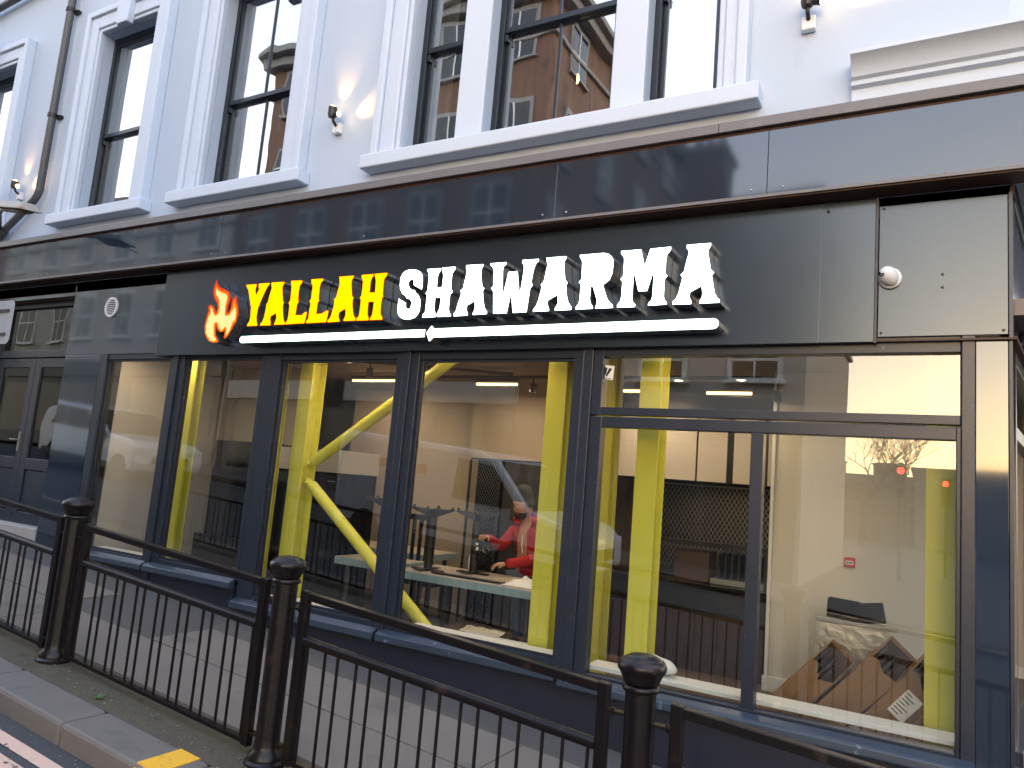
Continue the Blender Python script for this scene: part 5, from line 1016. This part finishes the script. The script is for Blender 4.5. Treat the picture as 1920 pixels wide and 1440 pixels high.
# ---- vehicles
def wheel(t, x, y, z, r, side):
    w = obj('wheel', MB().lathe([(r*.55, -.09), (r*.95, -.10), (r, -.06), (r, .06), (r*.95, .10), (r*.55, .09)], (x, y, z), 24, axis='y'), 'tyre', t, smooth=True)
    obj('rim', MB().lathe([(0, .07), (r*.2, .085), (r*.6, .075), (r*.62, .05), (0, .04)] if side > 0 else [(0, -.07), (r*.2, -.085), (r*.6, -.075), (r*.62, -.05), (0, -.04)], (x, y, z), 18, axis='y'), 'steel', w, smooth=True)
def vehicle(name, x, y, L, Wd, prof, glassprof, side_glass, lab, cat, wr=.33, wheels=(.8, 3.9)):
    """profile in (along, up), nose towards +x; x = tail, y = middle"""
    g0, g1 = gz(x+wheels[0])-.12, gz(x+wheels[1])-.12
    sl = (g1-g0)/(wheels[1]-wheels[0]); zz = lambda u: g0+(u-wheels[0])*sl
    t = thing(name, (x+L/2, y, zz(L/2)), lab, cat)
    b = obj('body', MB().prism([(x+u, v+zz(u)) for u, v in prof], y-Wd/2, y+Wd/2), 'carwhite', t, bevel=.09)
    for s in (-1, 1):
        yy = y+s*Wd/2
        for sg in side_glass: obj('side_window', MB().prism([(x+u, v+zz(u)) for u, v in sg], min(yy+s*.002, yy+s*.012), max(yy+s*.002, yy+s*.012)), 'carglass', t)
        obj('sill_trim', MB().prism([(x+u, v+zz(u)) for u, v in ((.3, .28), (L-.3, .28), (L-.3, .42), (.3, .42))], min(yy+s*.002, yy+s*.02), max(yy+s*.002, yy+s*.02)), 'cardark', t)
        obj('mirror', MB().box(x+glassprof[1][0]-.25, x+glassprof[1][0]-.05, min(yy+s*.02, yy+s*.2), max(yy+s*.02, yy+s*.2), zz(L)+1.05, zz(L)+1.25), 'cardark', t, bevel=.02)
        for wx in wheels: wheel(t, x+wx, yy-s*.08, wr+zz(wx), wr, s)
        obj('headlight', MB().box(x+L-.22, x+L-.01, yy-s*.42 if s > 0 else yy+.04, yy-.04 if s > 0 else yy+.42, zz(L)+.72, zz(L)+.88), 'plastic', t, bevel=.03)
    (u0, v0), (u1, v1) = glassprof
    nx, nz = (v0-v1), (u1-u0); ln = math.hypot(nx, nz); ox, oz = .015*nx/ln, .015*nz/ln
    obj('windscreen', MB().add([(x+u0+ox, y-Wd/2+.12, v0+zz(u0)+oz), (x+u1+ox, y-Wd/2+.06, v1+zz(u1)+oz), (x+u1+ox, y+Wd/2-.06, v1+zz(u1)+oz), (x+u0+ox, y+Wd/2-.12, v0+zz(u0)+oz)], [(0, 1, 2, 3)]), 'carglass', t)
    obj('grille', MB().box(x+L+.002, x+L+.02, y-.5, y+.5, zz(L)+.5, zz(L)+.68), 'cardark', t)
    obj('number_plate', MB().box(x+L+.022, x+L+.03, y-.26, y+.26, zz(L)+.36, zz(L)+.47), 'paper', t)
    return t, zz
van, vz = vehicle('parked_van', -9.70, -6.35, 5.0, 1.9, [(.05, .25), (4.9, .25), (5.0, .45), (4.98, .85), (4.75, 1.02), (4.15, 1.15), (3.45, 1.86), (3.1, 1.97), (.12, 2.0), (.0, 1.8)],
    ((3.47, 1.84), (4.15, 1.15)), [[(2.65, 1.12), (3.95, 1.12), (3.4, 1.75), (2.72, 1.80)]], 'white panel van standing in the road, mirrored in the shop glass', 'van')
for k, (a, w_) in enumerate(((1.0, .2), (1.25, .14), (1.45, .2), (1.7, .12), (1.88, .2))):
    obj('lettering', MB().box(-9.70+a, -9.70+a+w_, -5.398, -5.392, vz(a)+1.42, vz(a)+1.58), 'lettering', van)
vehicle('parked_car', -20.6, -6.6, 4.5, 1.85, [(.05, .28), (4.4, .28), (4.5, .5), (4.46, .88), (4.2, 1.0), (3.3, 1.08), (2.65, 1.62), (1.0, 1.66), (.3, 1.45), (.0, .9)],
    ((2.66, 1.60), (3.3, 1.08)), [[(1.75, 1.08), (3.05, 1.08), (2.55, 1.52), (1.75, 1.56)], [(.5, 1.08), (1.68, 1.08), (1.68, 1.56), (.95, 1.55)]], 'white off-road car up the road, mirrored in the first narrow window', 'car')
# ---- signals and bare tree
def signal(x, y, lab):
    g = gz(x); t = thing('traffic_light', (x, y, g), lab, 'traffic light', 'traffic lights showing red')
    obj('pole', MB().tube([(x, y, g), (x, y, g+3.3)], .055, 12), 'pipe', t, smooth=True)
    obj('head', MB().box(x-.15, x+.15, y+.06, y+.26, g+2.3, g+3.25), 'black', t, bevel=.03)
    for k, m in enumerate(('redlamp', 'blackgloss', 'blackgloss')):
        obj('lens', MB().lathe([(0, 0), (.095, 0), (.08, .02), (0, .03)], (x, y+.262, g+3.05-.3*k), 18, axis='y'), m, t)
        obj('hood', MB().lathe([(.10, 0), (.105, .0), (.105, .14), (.10, .14)], (x, y+.262, g+3.05-.3*k), 18, axis='y', caps=False), 'black', t)
signal(-3.0, -17.5, 'red traffic light at the left of the junction, mirrored beside the tree')
signal(-.9, -19.0, 'red traffic light at the right of the junction')
signal(.25, -24.0, 'far red traffic light beyond the junction')
rg = random.Random(23)
tree = thing('bare_tree', (-3.2, -36, gz(-3.2)), 'bare winter tree behind the junction, mirrored in the corner window', 'tree')
tb = MB(); cb = MB()
def grow(p, d, l, r, depth):
    q = p+d*l; mbx = tb if depth < 2 else cb
    mid = p+d*l*.5+Vector((rg.uniform(-1, 1), rg.uniform(-1, 1), 0))*l*.05
    mbx.tube([p, mid, q], [r, r*.85, r*.68], 6 if depth < 3 else 4)
    if depth >= 7: return
    for k in range(3 if depth < 4 else 2):
        ax = Vector((rg.uniform(-1, 1), rg.uniform(-1, 1), rg.uniform(-.2, .7))).normalized()
        nd = (d*.75+ax*.78+Vector((0, 0, .14))).normalized()
        grow(q if k else mid.lerp(q, .7), nd, l*rg.uniform(.62, .82), r*.6, depth+1)
grow(Vector((-3.2, -36, gz(-3.2)-.1)), Vector((.03, 0, 1)), 2.25, .15, 0)
obj('trunk', tb, 'bark', tree, smooth=True); obj('crown', cb, 'bark', tree)
